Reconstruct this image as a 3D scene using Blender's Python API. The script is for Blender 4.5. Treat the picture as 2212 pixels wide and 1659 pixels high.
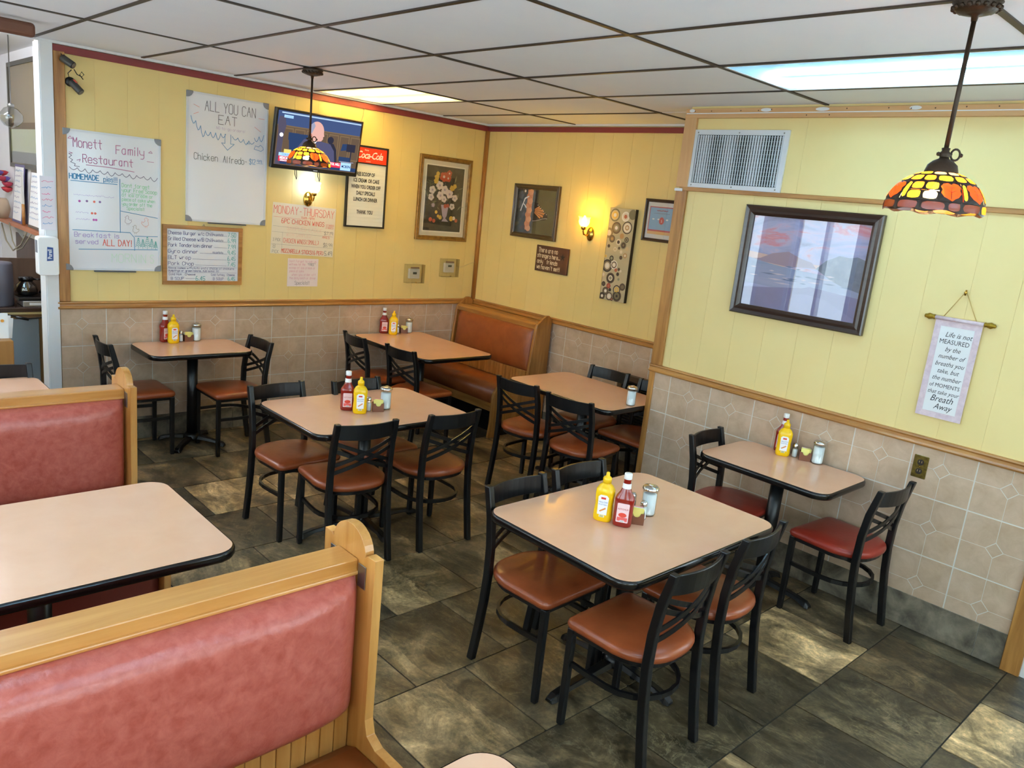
import bpy, math, random
from mathutils import Vector, Matrix
random.seed(7)
EXPOSURE = 1.78
WORLD = 2.6
TUBE_W = 24
TUBE_C = 22
BULB_S = 40
GLOW = 0.3
TV = 0.45
SCW = 100
SCC = 45
for o in list(bpy.data.objects): bpy.data.objects.remove(o, do_unlink=True)
SC = bpy.context.scene; COL = SC.collection
PI = math.pi
# ------------------------------------------------------------------ camera
CAMP = (-1.27113, -4.73495, 1.98319)
cr, cu, cf = (.73062, -.67523, .10130), (.08067, .23269, .96920), (.67800, .69994, -.22448)
cd = bpy.data.cameras.new('camera'); cam = bpy.data.objects.new('camera', cd); COL.objects.link(cam)
cam.matrix_world = Matrix(((cr[0], cu[0], -cf[0], CAMP[0]), (cr[1], cu[1], -cf[1], CAMP[1]), (cr[2], cu[2], -cf[2], CAMP[2]), (0, 0, 0, 1)))
cd.sensor_width = 36; cd.lens = 1684.32 / 2212 * 36; cd.clip_start = .05; cd.clip_end = 100
SC.camera = cam
# ------------------------------------------------------------------ world, light, exposure
vs = SC.view_settings; vs.view_transform = 'Standard'; vs.look = 'None'; vs.gamma = 1; vs.use_curve_mapping = False
vs.exposure = EXPOSURE
wd = bpy.data.worlds.new('world'); SC.world = wd; wd.use_nodes = True
wb = wd.node_tree.nodes['Background']; wb.inputs[0].default_value = (.80, .90, 1, 1); wb.inputs[1].default_value = WORLD
SC.cycles.use_denoising = True; SC.cycles.max_bounces = 8; SC.cycles.diffuse_bounces = 5
SC.cycles.sample_clamp_indirect = 6; SC.cycles.caustics_reflective = False; SC.cycles.caustics_refractive = False
def area(name, loc, sx, sy, rot, power=0, col=(1, 1, 1), portal=False):
    l = bpy.data.lights.new(name, 'AREA'); l.shape = 'RECTANGLE'; l.size = sx; l.size_y = sy; l.energy = power; l.color = col
    l.cycles.is_portal = portal
    o = bpy.data.objects.new(name, l); COL.objects.link(o); o.location = loc; o.rotation_euler = rot
    return o
H = 2.6775; YB = 1.136; XA = 3.758; XB = 3.0016; YS = -1.68; XL = -1.95; YF = -6.3; YBE = -3.99
WIN_L = [(-.72, .02), (-2.75, -1.55), (-4.5, -3.3), (-6.15, -5.05), (.50, 1.0)]   # window openings (y range) in the left wall
WIN_F = [(-1.2, .3), (.9, 2.5)]                                  # window openings (x range) in the front wall
WZ0, WZ1 = .92, 2.25
for a, b in WIN_L: area('window_daylight', (XL - .12, (a + b) / 2, (WZ0 + WZ1) / 2), b - a, WZ1 - WZ0, (PI / 2, 0, -PI / 2), portal=True)
for a, b in WIN_F: area('window_daylight', ((a + b) / 2, YF - .12, (WZ0 + WZ1) / 2), b - a, WZ1 - WZ0, (PI / 2, 0, PI), portal=True)
# ------------------------------------------------------------------ materials
def lin(c):
    if isinstance(c, str): c = tuple(int(c[i:i + 2], 16) for i in (0, 2, 4))
    return tuple(((x / 255) / 12.92 if x / 255 <= .04045 else ((x / 255 + .055) / 1.055) ** 2.4) for x in c) + (1,)
MATS = {}
def nd(nt, t, **k):
    n = nt.nodes.new(t)
    for a, b in k.items():
        if hasattr(n, a): setattr(n, a, b)
        else: n.inputs[a.replace('_', ' ')].default_value = b
    return n
def mat(name, c, rough=.5, metal=0, var=None, bump=None, axis=None, c2=None, spec=None, emis=None, coat=0):
    """plain surface; var=(scale, amount) mottles between c and c2; axis stretches the mottling into grain"""
    if name in MATS: return MATS[name]
    m = bpy.data.materials.new(name); m.use_nodes = True; nt = m.node_tree; b = nt.nodes['Principled BSDF']; L = nt.links.new
    b.inputs['Base Color'].default_value = lin(c); b.inputs['Roughness'].default_value = rough; b.inputs['Metallic'].default_value = metal
    if spec is not None: b.inputs['Specular IOR Level'].default_value = spec
    if coat: b.inputs['Coat Weight'].default_value = coat; b.inputs['Coat Roughness'].default_value = .15
    if emis: b.inputs['Emission Color'].default_value = lin(c if emis is True else emis[0]); b.inputs['Emission Strength'].default_value = 1 if emis is True else emis[1]
    if var or bump:
        tc = nd(nt, 'ShaderNodeTexCoord'); oi = nd(nt, 'ShaderNodeObjectInfo'); mp = nd(nt, 'ShaderNodeMapping')
        mu = nd(nt, 'ShaderNodeVectorMath', operation='SCALE'); mu.inputs[0].default_value = (17, 31, 23); L(oi.outputs['Random'], mu.inputs['Scale'])
        L(tc.outputs['Object'], mp.inputs['Vector']); L(mu.outputs[0], mp.inputs['Location'])
        if axis is not None: s = [1, 1, 1]; s[axis] = .07; mp.inputs['Scale'].default_value = s
    if var:
        no = nd(nt, 'ShaderNodeTexNoise', Scale=var[0], Detail=6, Roughness=.62); no.inputs['Distortion'].default_value = .4
        L(mp.outputs[0], no.inputs['Vector'])
        rp = nd(nt, 'ShaderNodeValToRGB'); rp.color_ramp.elements[0].position = .5 - .5 * (1 - var[1]) * .6; rp.color_ramp.elements[1].position = .5 + .5 * (1 - var[1]) * .6
        rp.color_ramp.elements[0].color = lin(c); rp.color_ramp.elements[1].color = lin(c2 or c)
        L(no.outputs['Fac'], rp.inputs[0]); L(rp.outputs[0], b.inputs['Base Color'])
    if bump:
        n2 = nd(nt, 'ShaderNodeTexNoise', Scale=bump[0], Detail=4); L(mp.outputs[0], n2.inputs['Vector'])
        bp = nd(nt, 'ShaderNodeBump', Strength=bump[1], Distance=.004); L(n2.outputs['Fac'], bp.inputs['Height']); L(bp.outputs[0], b.inputs['Normal'])
    MATS[name] = m; return m
def emit(name, c, s):
    if name in MATS: return MATS[name]
    m = bpy.data.materials.new(name); m.use_nodes = True; nt = m.node_tree; nt.nodes.clear()
    e = nd(nt, 'ShaderNodeEmission', Strength=s); e.inputs[0].default_value = lin(c); o = nd(nt, 'ShaderNodeOutputMaterial'); nt.links.new(e.outputs[0], o.inputs[0])
    MATS[name] = m; return m
def glass(name, tint='ffffff', refl=.08, rough=.0):
    """a pane: see-through with a fresnel reflection"""
    if name in MATS: return MATS[name]
    m = bpy.data.materials.new(name); m.use_nodes = True; nt = m.node_tree; nt.nodes.clear(); L = nt.links.new
    t = nd(nt, 'ShaderNodeBsdfTransparent'); t.inputs[0].default_value = lin(tint); g = nd(nt, 'ShaderNodeBsdfGlossy', Roughness=rough)
    lw = nd(nt, 'ShaderNodeFresnel', IOR=1.5); ad = nd(nt, 'ShaderNodeMath', operation='ADD'); ad.inputs[1].default_value = refl - .04
    mx = nd(nt, 'ShaderNodeMixShader'); o = nd(nt, 'ShaderNodeOutputMaterial'); ge = nd(nt, 'ShaderNodeNewGeometry')
    iv = nd(nt, 'ShaderNodeMath', operation='SUBTRACT'); iv.inputs[0].default_value = 1; L(ge.outputs['Backfacing'], iv.inputs[1]); mm = nd(nt, 'ShaderNodeMath', operation='MULTIPLY'); mm.use_clamp = True
    L(lw.outputs[0], ad.inputs[0]); L(ad.outputs[0], mm.inputs[0]); L(iv.outputs[0], mm.inputs[1]); L(mm.outputs[0], mx.inputs[0]); L(t.outputs[0], mx.inputs[1]); L(g.outputs[0], mx.inputs[2]); L(mx.outputs[0], o.inputs[0])
    MATS[name] = m; return m
def transl(name, c, rough=.3, tr=.0, glow=None):
    """stained or frosted glass lit from behind; glow adds emission imitating more of that light"""
    if name in MATS: return MATS[name]
    m = bpy.data.materials.new(name); m.use_nodes = True; nt = m.node_tree; nt.nodes.clear(); L = nt.links.new
    t = nd(nt, 'ShaderNodeBsdfTranslucent'); t.inputs[0].default_value = lin(c); d = nd(nt, 'ShaderNodeBsdfDiffuse'); d.inputs[0].default_value = lin(c)
    g = nd(nt, 'ShaderNodeBsdfGlossy', Roughness=rough); g.inputs[0].default_value = (.9, .9, .9, 1)
    m1 = nd(nt, 'ShaderNodeMixShader'); m1.inputs[0].default_value = .25; m2 = nd(nt, 'ShaderNodeMixShader'); m2.inputs[0].default_value = .06
    L(t.outputs[0], m1.inputs[1]); L(d.outputs[0], m1.inputs[2]); L(m1.outputs[0], m2.inputs[1]); L(g.outputs[0], m2.inputs[2])
    last = m2
    if tr:
        tp = nd(nt, 'ShaderNodeBsdfTransparent'); tp.inputs[0].default_value = lin(c); m3 = nd(nt, 'ShaderNodeMixShader'); m3.inputs[0].default_value = tr
        L(m2.outputs[0], m3.inputs[1]); L(tp.outputs[0], m3.inputs[2]); last = m3
    if glow:
        e = nd(nt, 'ShaderNodeEmission', Strength=glow); e.inputs[0].default_value = lin(c); a = nd(nt, 'ShaderNodeAddShader')
        L(last.outputs[0], a.inputs[0]); L(e.outputs[0], a.inputs[1]); last = a
    o = nd(nt, 'ShaderNodeOutputMaterial'); L(last.outputs[0], o.inputs[0]); MATS[name] = m; return m
def slate():
    """printed slate-look porcelain: each tile its own shade, cloud and split bands"""
    m = bpy.data.materials.new('slate_tile'); m.use_nodes = True; nt = m.node_tree; b = nt.nodes['Principled BSDF']; L = nt.links.new
    tc = nd(nt, 'ShaderNodeTexCoord'); oi = nd(nt, 'ShaderNodeObjectInfo'); mu = nd(nt, 'ShaderNodeVectorMath', operation='SCALE'); mu.inputs[0].default_value = (37, 51, 13)
    L(oi.outputs['Random'], mu.inputs['Scale']); ad = nd(nt, 'ShaderNodeVectorMath', operation='ADD'); L(tc.outputs['Object'], ad.inputs[0]); L(mu.outputs[0], ad.inputs[1])
    mp = nd(nt, 'ShaderNodeMapping'); mp.inputs['Scale'].default_value = (1.7, .95, 1); L(ad.outputs[0], mp.inputs[0])
    n1 = nd(nt, 'ShaderNodeTexNoise', Scale=3.0, Detail=12, Roughness=.74); n1.inputs['Distortion'].default_value = 1.1; L(mp.outputs[0], n1.inputs['Vector'])
    r1 = nd(nt, 'ShaderNodeValToRGB'); el = r1.color_ramp.elements
    el[0].position = .33; el[0].color = lin('302a21'); el[1].position = .72; el[1].color = lin('c2af8e')
    e = el.new(.47); e.color = lin('60543f'); e = el.new(.59); e.color = lin('8f7d61')
    L(n1.outputs['Fac'], r1.inputs[0])
    # split bands across the tile at a height of their own
    sp = nd(nt, 'ShaderNodeSeparateXYZ'); L(tc.outputs['Object'], sp.inputs[0])
    n3 = nd(nt, 'ShaderNodeTexNoise', Scale=9, Detail=5); L(ad.outputs[0], n3.inputs['Vector'])
    a3 = nd(nt, 'ShaderNodeMath', operation='MULTIPLY_ADD'); a3.inputs[1].default_value = .10; L(n3.outputs['Fac'], a3.inputs[0]); L(sp.outputs['X'], a3.inputs[2])
    w = nd(nt, 'ShaderNodeMath', operation='MULTIPLY_ADD'); w.inputs[1].default_value = -.75; w.inputs[2].default_value = .42; L(oi.outputs['Random'], w.inputs[0])
    gt = nd(nt, 'ShaderNodeMath', operation='GREATER_THAN'); L(a3.outputs[0], gt.inputs[0]); L(w.outputs[0], gt.inputs[1])
    # tile tint
    wn = nd(nt, 'ShaderNodeTexWhiteNoise'); wn.noise_dimensions = '1D'; L(oi.outputs['Random'], wn.inputs['W'])
    r2 = nd(nt, 'ShaderNodeValToRGB'); r2.color_ramp.interpolation = 'CONSTANT'; el = r2.color_ramp.elements
    el[0].position = 0; el[0].color = (.50, .51, .50, 1); el[1].position = .9; el[1].color = (1.9, 1.75, 1.55, 1)
    for p, c in ((.14, (.85, .80, .74, 1)), (.34, (1.15, 1.04, .92, 1)), (.55, (.70, .69, .66, 1)), (.70, (1.45, 1.33, 1.14, 1))): e = el.new(p); e.color = c
    L(wn.outputs['Value'], r2.inputs[0])
    mx = nd(nt, 'ShaderNodeMixRGB', blend_type='MULTIPLY'); mx.inputs[0].default_value = 1; L(r1.outputs[0], mx.inputs[1]); L(r2.outputs[0], mx.inputs[2])
    m2 = nd(nt, 'ShaderNodeMixRGB', blend_type='MULTIPLY'); m2.inputs[2].default_value = (.50, .50, .49, 1); L(gt.outputs[0], m2.inputs[0]); L(mx.outputs[0], m2.inputs[1])
    # fine pale veins
    mv = nd(nt, 'ShaderNodeMapping'); mv.inputs['Rotation'].default_value = (0, 0, .35); mv.inputs['Scale'].default_value = (1, .35, 1); L(ad.outputs[0], mv.inputs[0])
    n4 = nd(nt, 'ShaderNodeTexNoise', Scale=5, Detail=8, Roughness=.7); n4.inputs['Distortion'].default_value = 1.8; L(mv.outputs[0], n4.inputs['Vector'])
    r4 = nd(nt, 'ShaderNodeValToRGB'); el = r4.color_ramp.elements; el[0].position = .485; el[0].color = (0, 0, 0, 1); el[1].position = .515; el[1].color = (0, 0, 0, 1); e = el.new(.5); e.color = (.22, .22, .22, 1)
    L(n4.outputs['Fac'], r4.inputs[0]); m4 = nd(nt, 'ShaderNodeMixRGB'); m4.inputs[2].default_value = lin('a39679'); L(r4.outputs[0], m4.inputs[0]); L(m2.outputs[0], m4.inputs[1])
    n5 = nd(nt, 'ShaderNodeTexNoise', Scale=3.2, Detail=5, Roughness=.6); n5.inputs['Distortion'].default_value = .3; L(ad.outputs[0], n5.inputs['Vector'])
    r5 = nd(nt, 'ShaderNodeValToRGB'); el = r5.color_ramp.elements; el[0].position = .40; el[0].color = (.62, .62, .63, 1); el[1].position = .60; el[1].color = (1.5, 1.46, 1.38, 1); e = el.new(.5); e.color = (.95, .93, .9, 1)
    L(n5.outputs['Fac'], r5.inputs[0]); m5 = nd(nt, 'ShaderNodeMixRGB', blend_type='MULTIPLY'); m5.inputs[0].default_value = 1; L(m4.outputs[0], m5.inputs[1]); L(r5.outputs[0], m5.inputs[2])
    n6 = nd(nt, 'ShaderNodeTexNoise', Scale=55, Detail=4, Roughness=.7); L(ad.outputs[0], n6.inputs['Vector']); r6 = nd(nt, 'ShaderNodeMapRange'); r6.inputs[1].default_value = .3; r6.inputs[2].default_value = .7; r6.inputs[3].default_value = .72; r6.inputs[4].default_value = 1.28; L(n6.outputs['Fac'], r6.inputs[0])
    m6 = nd(nt, 'ShaderNodeVectorMath', operation='SCALE'); L(m5.outputs[0], m6.inputs[0]); L(r6.outputs[0], m6.inputs['Scale'])
    L(m6.outputs[0], b.inputs['Base Color'])
    rr = nd(nt, 'ShaderNodeMapRange'); rr.inputs[3].default_value = .22; rr.inputs[4].default_value = .5; L(n1.outputs['Fac'], rr.inputs[0]); L(rr.outputs[0], b.inputs['Roughness'])
    bp = nd(nt, 'ShaderNodeBump', Strength=.35, Distance=.006); L(n1.outputs['Fac'], bp.inputs['Height']); L(bp.outputs[0], b.inputs['Normal'])
    MATS['slate'] = m; return m
SLATE = slate()
GROUT_F = mat('floor_grout', '2b2823', .8)
YEL = mat('yellow_paint', 'e2c983', .42, var=(1.2, .3), c2='e7cf8c', bump=(14, .05))
YELB = mat('yellow_paint_aged', 'e1ca8a', .42, var=(1.5, .3), c2='e6d092', bump=(14, .05))
WTILE = mat('beige_wall_tile', 'cbb098', .3, var=(11, .45), c2='b79c82', bump=(30, .06))
GROUT_W = mat('pale_grout', 'd6d3cc', .8)
OAK = mat('oak_x', 'b98445', .35, var=(26, .5), c2='93602a', axis=0, coat=.2)
OAKY = mat('oak_y', 'b98445', .35, var=(26, .5), c2='93602a', axis=1, coat=.2)
OAKZ = mat('oak_z', 'bc8646', .35, var=(26, .5), c2='925f29', axis=2, coat=.2)
HONEY = mat('honey_oak_x', 'c98f4e', .3, var=(20, .5), c2='b3732f', axis=0, coat=.4)
HONEYZ = mat('honey_oak_z', 'c78f4d', .3, var=(20, .5), c2='ad702f', axis=2, coat=.4)
PINE = mat('bare_pine_x', 'd2a878', .6, var=(18, .4), c2='c39463', axis=0)
PINEZ = mat('bare_pine_z', 'd2a878', .6, var=(18, .4), c2='c39463', axis=2)
RED_TRIM = mat('maroon_paint', '8c3a3c', .5, var=(20, .3), c2='7a2c2e', axis=0)
WHITE = mat('white_paint', 'dcdde0', .5)
CEIL = mat('ceiling_tile', 'e4e8f4', .8, var=(3, .3), c2='e8ebf5', bump=(160, .15))
GRIDM = mat('bronze_grid', '33261d', .5)
LAM = mat('tan_laminate', 'dfb092', .17, var=(6, .2), c2='daa98a')
BLACKE = mat('black_edge', '100d0d', .2)
BLACK = mat('black_metal', '08090c', .33, bump=(220, .05))
RUST = mat('rust_vinyl', '964a26', .29, var=(7, .45), c2='7e3b1d', bump=(45, .18))
REDV = mat('red_vinyl', '9a3324', .34, var=(7, .3), c2='872a1d', bump=(45, .18))
BOOTHV = mat('rose_vinyl', 'b86154', .29, var=(30, .45), c2='a44a3d', bump=(42, .5))
BOOTHC = mat('rust_booth_vinyl', '9a5226', .35, var=(9, .3), c2='86431d', bump=(60, .15))
DARKV = mat('dark_booth_vinyl', '74291c', .38, bump=(60, .15))
CHROME = mat('chrome', 'd8d8d6', .12, 1)
STEEL = mat('steel_plate', '9a9a98', .35, 1)
BRASS = mat('brass', 'c9a04a', .18, 1)
BRONZE = mat('dark_bronze', '3a2c20', .45, .5, bump=(60, .5))
WHITEP = mat('white_plastic', 'e9e9ea', .35)
BOARDW = mat('whiteboard', 'e4e6ec', .12)
ALU = mat('white_alu_frame', 'd5d8de', .3)
GREYC = mat('grey_corner', '85888f', .5)
PAPER = mat('paper', 'e6ddc9', .6)
PAPERW = mat('white_paper', 'eeeeef', .6)
MUST = mat('mustard_yellow', 'efc00c', .25)
KETCH = mat('ketchup_red', '8a1d13', .12, coat=.5)
GLS = glass('clear_glass', 'eef4f4', .10, .02)
PIC = glass('picture_glass', 'ffffff', .09)
def ink(c): return mat('ink_' + c, c, .55)
# ------------------------------------------------------------------ mesh builder
class MB:
    def __init__(s): s.v = []; s.f = []; s.m = []; s.s = []
    def add(s, v, f, mi=0, sm=False):
        n = len(s.v); s.v += [tuple(p) for p in v]
        for q in f: s.f.append([n + i for i in q]); s.m.append(mi); s.s.append(sm)
        return s
    def box(s, x0, x1, y0, y1, z0, z1, mi=0):
        return s.add([(x0, y0, z0), (x1, y0, z0), (x1, y1, z0), (x0, y1, z0), (x0, y0, z1), (x1, y0, z1), (x1, y1, z1), (x0, y1, z1)],
                     [(0, 3, 2, 1), (4, 5, 6, 7), (0, 1, 5, 4), (1, 2, 6, 5), (2, 3, 7, 6), (3, 0, 4, 7)], mi)
    def prism(s, pts, h0, h1, plane='xy', mi=0, sm=False, m2=None):
        """outline pts (counter-clockwise) pushed from h0 to h1"""
        P = {'xy': lambda a, b, h: (a, b, h), 'xz': lambda a, b, h: (a, -h, b), 'yz': lambda a, b, h: (h, a, b)}[plane]
        n = len(pts); v = [P(a, b, h0) for a, b in pts] + [P(a, b, h1) for a, b in pts]
        s.add(v, [list(range(n))[::-1]], mi); k = len(s.v) - 2 * n
        s.f.append([k + n + i for i in range(n)]); s.m.append(mi if m2 is None else m2); s.s.append(False)
        for i in range(n): s.f.append([k + i, k + (i + 1) % n, k + n + (i + 1) % n, k + n + i]); s.m.append(mi); s.s.append(sm)
        return s
    def loops(s, L, mi=0, sm=True, cap0=True, cap1=True, close=True):
        n = len(L[0]); v = [p for l in L for p in l]; f = []
        for k in range(len(L) - 1):
            for i in range(n if close else n - 1): j = (i + 1) % n; f.append((k * n + i, k * n + j, (k + 1) * n + j, (k + 1) * n + i))
        s.add(v, f, mi, sm)
        b = len(s.v) - len(v)
        if cap0: s.f.append([b + i for i in range(n)][::-1]); s.m.append(mi); s.s.append(False)
        if cap1: s.f.append([b + (len(L) - 1) * n + i for i in range(n)]); s.m.append(mi); s.s.append(False)
        return s
    def lathe(s, prof, n=20, c=(0, 0, 0), sx=1, sy=1, mi=0, sm=True, caps=(True, True), pw=1, ax='z'):
        L = []
        for r, z in prof:
            l = []
            for i in range(n):
                a = 2 * PI * i / n; ca, sa = math.cos(a), math.sin(a)
                x = r * sx * math.copysign(abs(ca) ** pw, ca); y = r * sy * math.copysign(abs(sa) ** pw, sa)
                l.append((c[0] + x, c[1] + y, c[2] + z) if ax == 'z' else ((c[0] + x, c[1] - z, c[2] + y) if ax == 'y' else (c[0] + z, c[1] + x, c[2] + y)))
            L.append(l)
        return s.loops(L, mi, sm, *caps)
    def tube(s, path, w, h=None, n=8, closed=False, mi=0, sm=None, up=(0, 0, 1), caps=True):
        path = [Vector(p) for p in path]; m = len(path); L = []; u = Vector(up)
        for i, p in enumerate(path):
            a = path[(i - 1) % m] if (closed or i) else p; b = path[(i + 1) % m] if (closed or i < m - 1) else p
            t = (b - a).normalized(); side = t.cross(u)
            if side.length < 1e-4: side = t.cross(Vector((1, 0, 0)))
            side.normalize(); uu = side.cross(t).normalized()
            if h is None: l = [p + (side * math.cos(2 * PI * k / n) + uu * math.sin(2 * PI * k / n)) * w for k in range(n)]
            else: l = [p + side * (sx * w / 2) + uu * (sz * h / 2) for sx, sz in ((-1, -1), (1, -1), (1, 1), (-1, 1))]
            L.append(l)
        if closed: L.append(L[0])
        return s.loops(L, mi, (h is None) if sm is None else sm, caps and not closed, caps and not closed)
    def flat(s, pts, w=0, mi=0):
        """a flat printed shape in the local XZ plane, facing -Y, w in front of the sheet"""
        return s.add([(a, -w, b) for a, b in pts], [list(range(len(pts)))], mi)
    def disc(s, u, v, r, w=0, mi=0, n=18, ry=None):
        return s.flat([(u + r * math.cos(2 * PI * k / n), v + (ry or r) * math.sin(2 * PI * k / n)) for k in range(n)], w, mi)
    def stroke(s, pts, wd, w=0, mi=0):
        w0 = w
        for q_, ((a, b), (c, d)) in enumerate(zip(pts, pts[1:])):
            w = w0 + (len(s.f) % 9) * 3.5e-5
            l = math.hypot(c - a, d - b) or 1e-6; ex, ez = (c - a) / l * wd * .3, (d - b) / l * wd * .3; nx, nz = -(d - b) / l * wd / 2, (c - a) / l * wd / 2
            s.add([(a - ex - nx, -w, b - ez - nz), (c + ex - nx, -w, d + ez - nz), (c + ex + nx, -w, d + ez + nz), (a - ex + nx, -w, b - ez + nz)], [(0, 1, 2, 3)], mi)
        return s
    def obj(s, name, mats, parent=None, bevel=0, seg=1, loc=None, rot=None, sub=0):
        me = bpy.data.meshes.new(name); me.from_pydata(s.v, [], s.f)
        if not isinstance(mats, (list, tuple)): mats = [mats]
        for m in mats: me.materials.append(m)
        me.polygons.foreach_set('material_index', s.m); me.polygons.foreach_set('use_smooth', s.s); me.validate(); me.update()
        o = bpy.data.objects.new(name, me); COL.objects.link(o)
        if parent: o.parent = parent
        if loc: o.location = loc
        if rot: o.rotation_euler = rot
        if bevel: b = o.modifiers.new('bevel', 'BEVEL'); b.width = bevel; b.segments = seg; b.limit_method = 'ANGLE'; b.angle_limit = .6
        if sub: b = o.modifiers.new('sub', 'SUBSURF'); b.levels = sub; b.render_levels = sub
        return o
def tag(o, label=None, cat=None, group=None, kind=None):
    if label: o['label'] = label
    if cat: o['category'] = cat
    if group: o['group'] = group
    if kind: o['kind'] = kind
    return o
def T(name, label, cat, loc=(0, 0, 0), rz=0, group=None):
    o = bpy.data.objects.new(name, None); COL.objects.link(o); o.location = loc; o.rotation_euler = (0, 0, rz); o.empty_display_size = .05
    return tag(o, label, cat, group)
def ctree(o, parent=None):
    c = o.copy(); COL.objects.link(c)
    if parent: c.parent = parent; c.matrix_parent_inverse = o.matrix_parent_inverse
    for ch in list(o.children): ctree(ch, c)
    return c
def rrect(w, d, r, n=6, cx=0, cy=0):
    P = []
    for sx, sy, a0 in ((1, -1, -PI / 2), (1, 1, 0), (-1, 1, PI / 2), (-1, -1, PI)):
        for k in range(n + 1): a = a0 + PI / 2 * k / n; P.append((cx + sx * (w / 2 - r) + r * math.cos(a), cy + sy * (d / 2 - r) + r * math.sin(a)))
    return P
def clip(poly, x0, x1, y0, y1):
    for ax, lim, sg in ((0, x0, 1), (0, x1, -1), (1, y0, 1), (1, y1, -1)):
        out = []
        for i, p in enumerate(poly):
            q = poly[(i + 1) % len(poly)]; a = (p[ax] - lim) * sg; b = (q[ax] - lim) * sg
            if a >= 0: out.append(p)
            if (a > 0 > b) or (a < 0 < b): t = a / (a - b); out.append((p[0] + (q[0] - p[0]) * t, p[1] + (q[1] - p[1]) * t))
        poly = out
        if len(poly) < 3: return []
    return poly
def parea(p): return abs(sum(p[i][0] * p[(i + 1) % len(p)][1] - p[(i + 1) % len(p)][0] * p[i][1] for i in range(len(p)))) / 2
# ------------------------------------------------------------------ hand lettering (pen strokes) and set type
GL = {'A': '022842 1535', 'B': '02083847463505 3544433202', 'C': '4738180703123243', 'D': '02082846442202', 'E': '48080242 0535', 'F': '480802 0535', 'G': '47381807031232434525',
 'H': '0802 4842 0545', 'I': '2822', 'J': '3833221203', 'K': '0802 480542', 'L': '080242', 'M': '0208254842', 'N': '02084248', 'O': '180703123243473818', 'P': '02083847463505',
 'Q': '180703123243473818 3341', 'R': '02083847463505 2542', 'S': '4738180706354443321203', 'T': '0848 2822', 'U': '080312324348', 'V': '082248', 'W': '0812263248', 'X': '0842 4802', 'Y': '082548 2522', 'Z': '08480242',
 'a': '36160503122233 3632', 'b': '0802 0516364543321203', 'c': '4536160503123243', 'd': '4842 4536160503123243', 'e': '04444536160503123243', 'f': '382722 1636', 'g': '46413010 4536160503123243',
 'h': '0802 0516364542', 'i': '2622 2728', 'j': '363110 3738', 'k': '0802 3604 1532', 'l': '2822', 'm': '0602 05162622 26364642', 'n': '0602 0516364542', 'o': '160503123243453616', 'p': '0600 0516364543321203',
 'q': '4640 4536160503123243', 'r': '0602 051636', 's': '453616053443321203', 't': '282332 0646', 'u': '0603123243 4642', 'v': '062246', 'w': '0612243246', 'x': '0642 4602', 'y': '0604133343 46413010', 'z': '06460242',
 '0': '180703123243473818', '1': '172822', '2': '07183847460242', '3': '0848254443321203', '4': '380444 3832', '5': '480805354443321203', '6': '38180503123243443505', '7': '084812', '8': '180706153546473818 1504031232434435',
 '9': '453515060718384742', '-': '1535', '.': '2223', '!': '2824 2322', '$': '4738180706354443321203 2921', "'": '2827', '/': '0248', ',': '2321', '(': '3817131332', ')': '1837331312', '"': '1816 3836', ':': '2526 2223', '&': '4207182805031232 45', '_': '0242'}
def hand(mb, txt, u, v, h, wd, mi=0, w=.001, jit=.03, sx=1.0, rise=0):
    """write txt with its baseline starting at (u, v); h is the capital height"""
    k = h / 6; x = u
    for ch in txt:
        if ch == ' ': x += 3.4 * k * sx; continue
        g = GL.get(ch)
        if g is None: x += 3 * k * sx; continue
        nar = ch in "ilI1!.,'"
        jy = random.uniform(-jit, jit) * h
        for pl in g.split(' '):
            if len(pl) < 4: continue
            pts = [(x + (int(pl[i]) - (1.2 if nar else 0)) * k * sx, v + jy + rise * (x - u) + (int(pl[i + 1]) - 2) * k) for i in range(0, len(pl) - 1, 2)]
            mb.stroke(pts, wd, w, mi)
        x += (2.6 if nar else 5.4) * k * sx
    return x
def hwidth(txt, h, sx=1.0): return sum((3.4 if c == ' ' else 2.6 if c in "ilI1!.,'" else 5.4) for c in txt) * h / 6 * sx
def handfit(mb, txt, u0, u1, v, h, wd, mi=0, w=.001, jit=.03, rise=0): return hand(mb, txt, u0, v, h, wd, mi, w, jit, (u1 - u0) / hwidth(txt, h), rise)
def scrib(u0, u1, v, h, seed=0):
    """a line of marks too small to read in the photograph"""
    r = random.Random(seed * 7 + int(v * 1e4)); P = []; u = u0
    while u < u1: P.append((u, v + r.uniform(0, h))); u += h * r.uniform(.25, .6)
    return P
def typ(name, txt, parent, u, v, size, m, w=.0012, align='CENTER', sx=1, shear=0, bold=0, space=1):
    """set type with Blender's built-in font, as a flat mesh in the sheet's plane"""
    cu = bpy.data.curves.new(name, 'FONT'); cu.body = txt; cu.size = size; cu.align_x = align; cu.shear = shear; cu.offset = bold; cu.resolution_u = 2; cu.space_character = space
    o = bpy.data.objects.new(name, cu); COL.objects.link(o); dg = bpy.context.evaluated_depsgraph_get()
    me = bpy.data.meshes.new_from_object(o.evaluated_get(dg)); bpy.data.objects.remove(o, do_unlink=True)
    for vv in me.vertices: x, y, z = vv.co; vv.co = (x * sx, 0, y)
    me.materials.clear(); me.materials.append(m)
    for p in me.polygons: p.material_index = 0
    o = bpy.data.objects.new(name, me); COL.objects.link(o); o.parent = parent; o.location = (u, -w, v)
    return o
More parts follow.
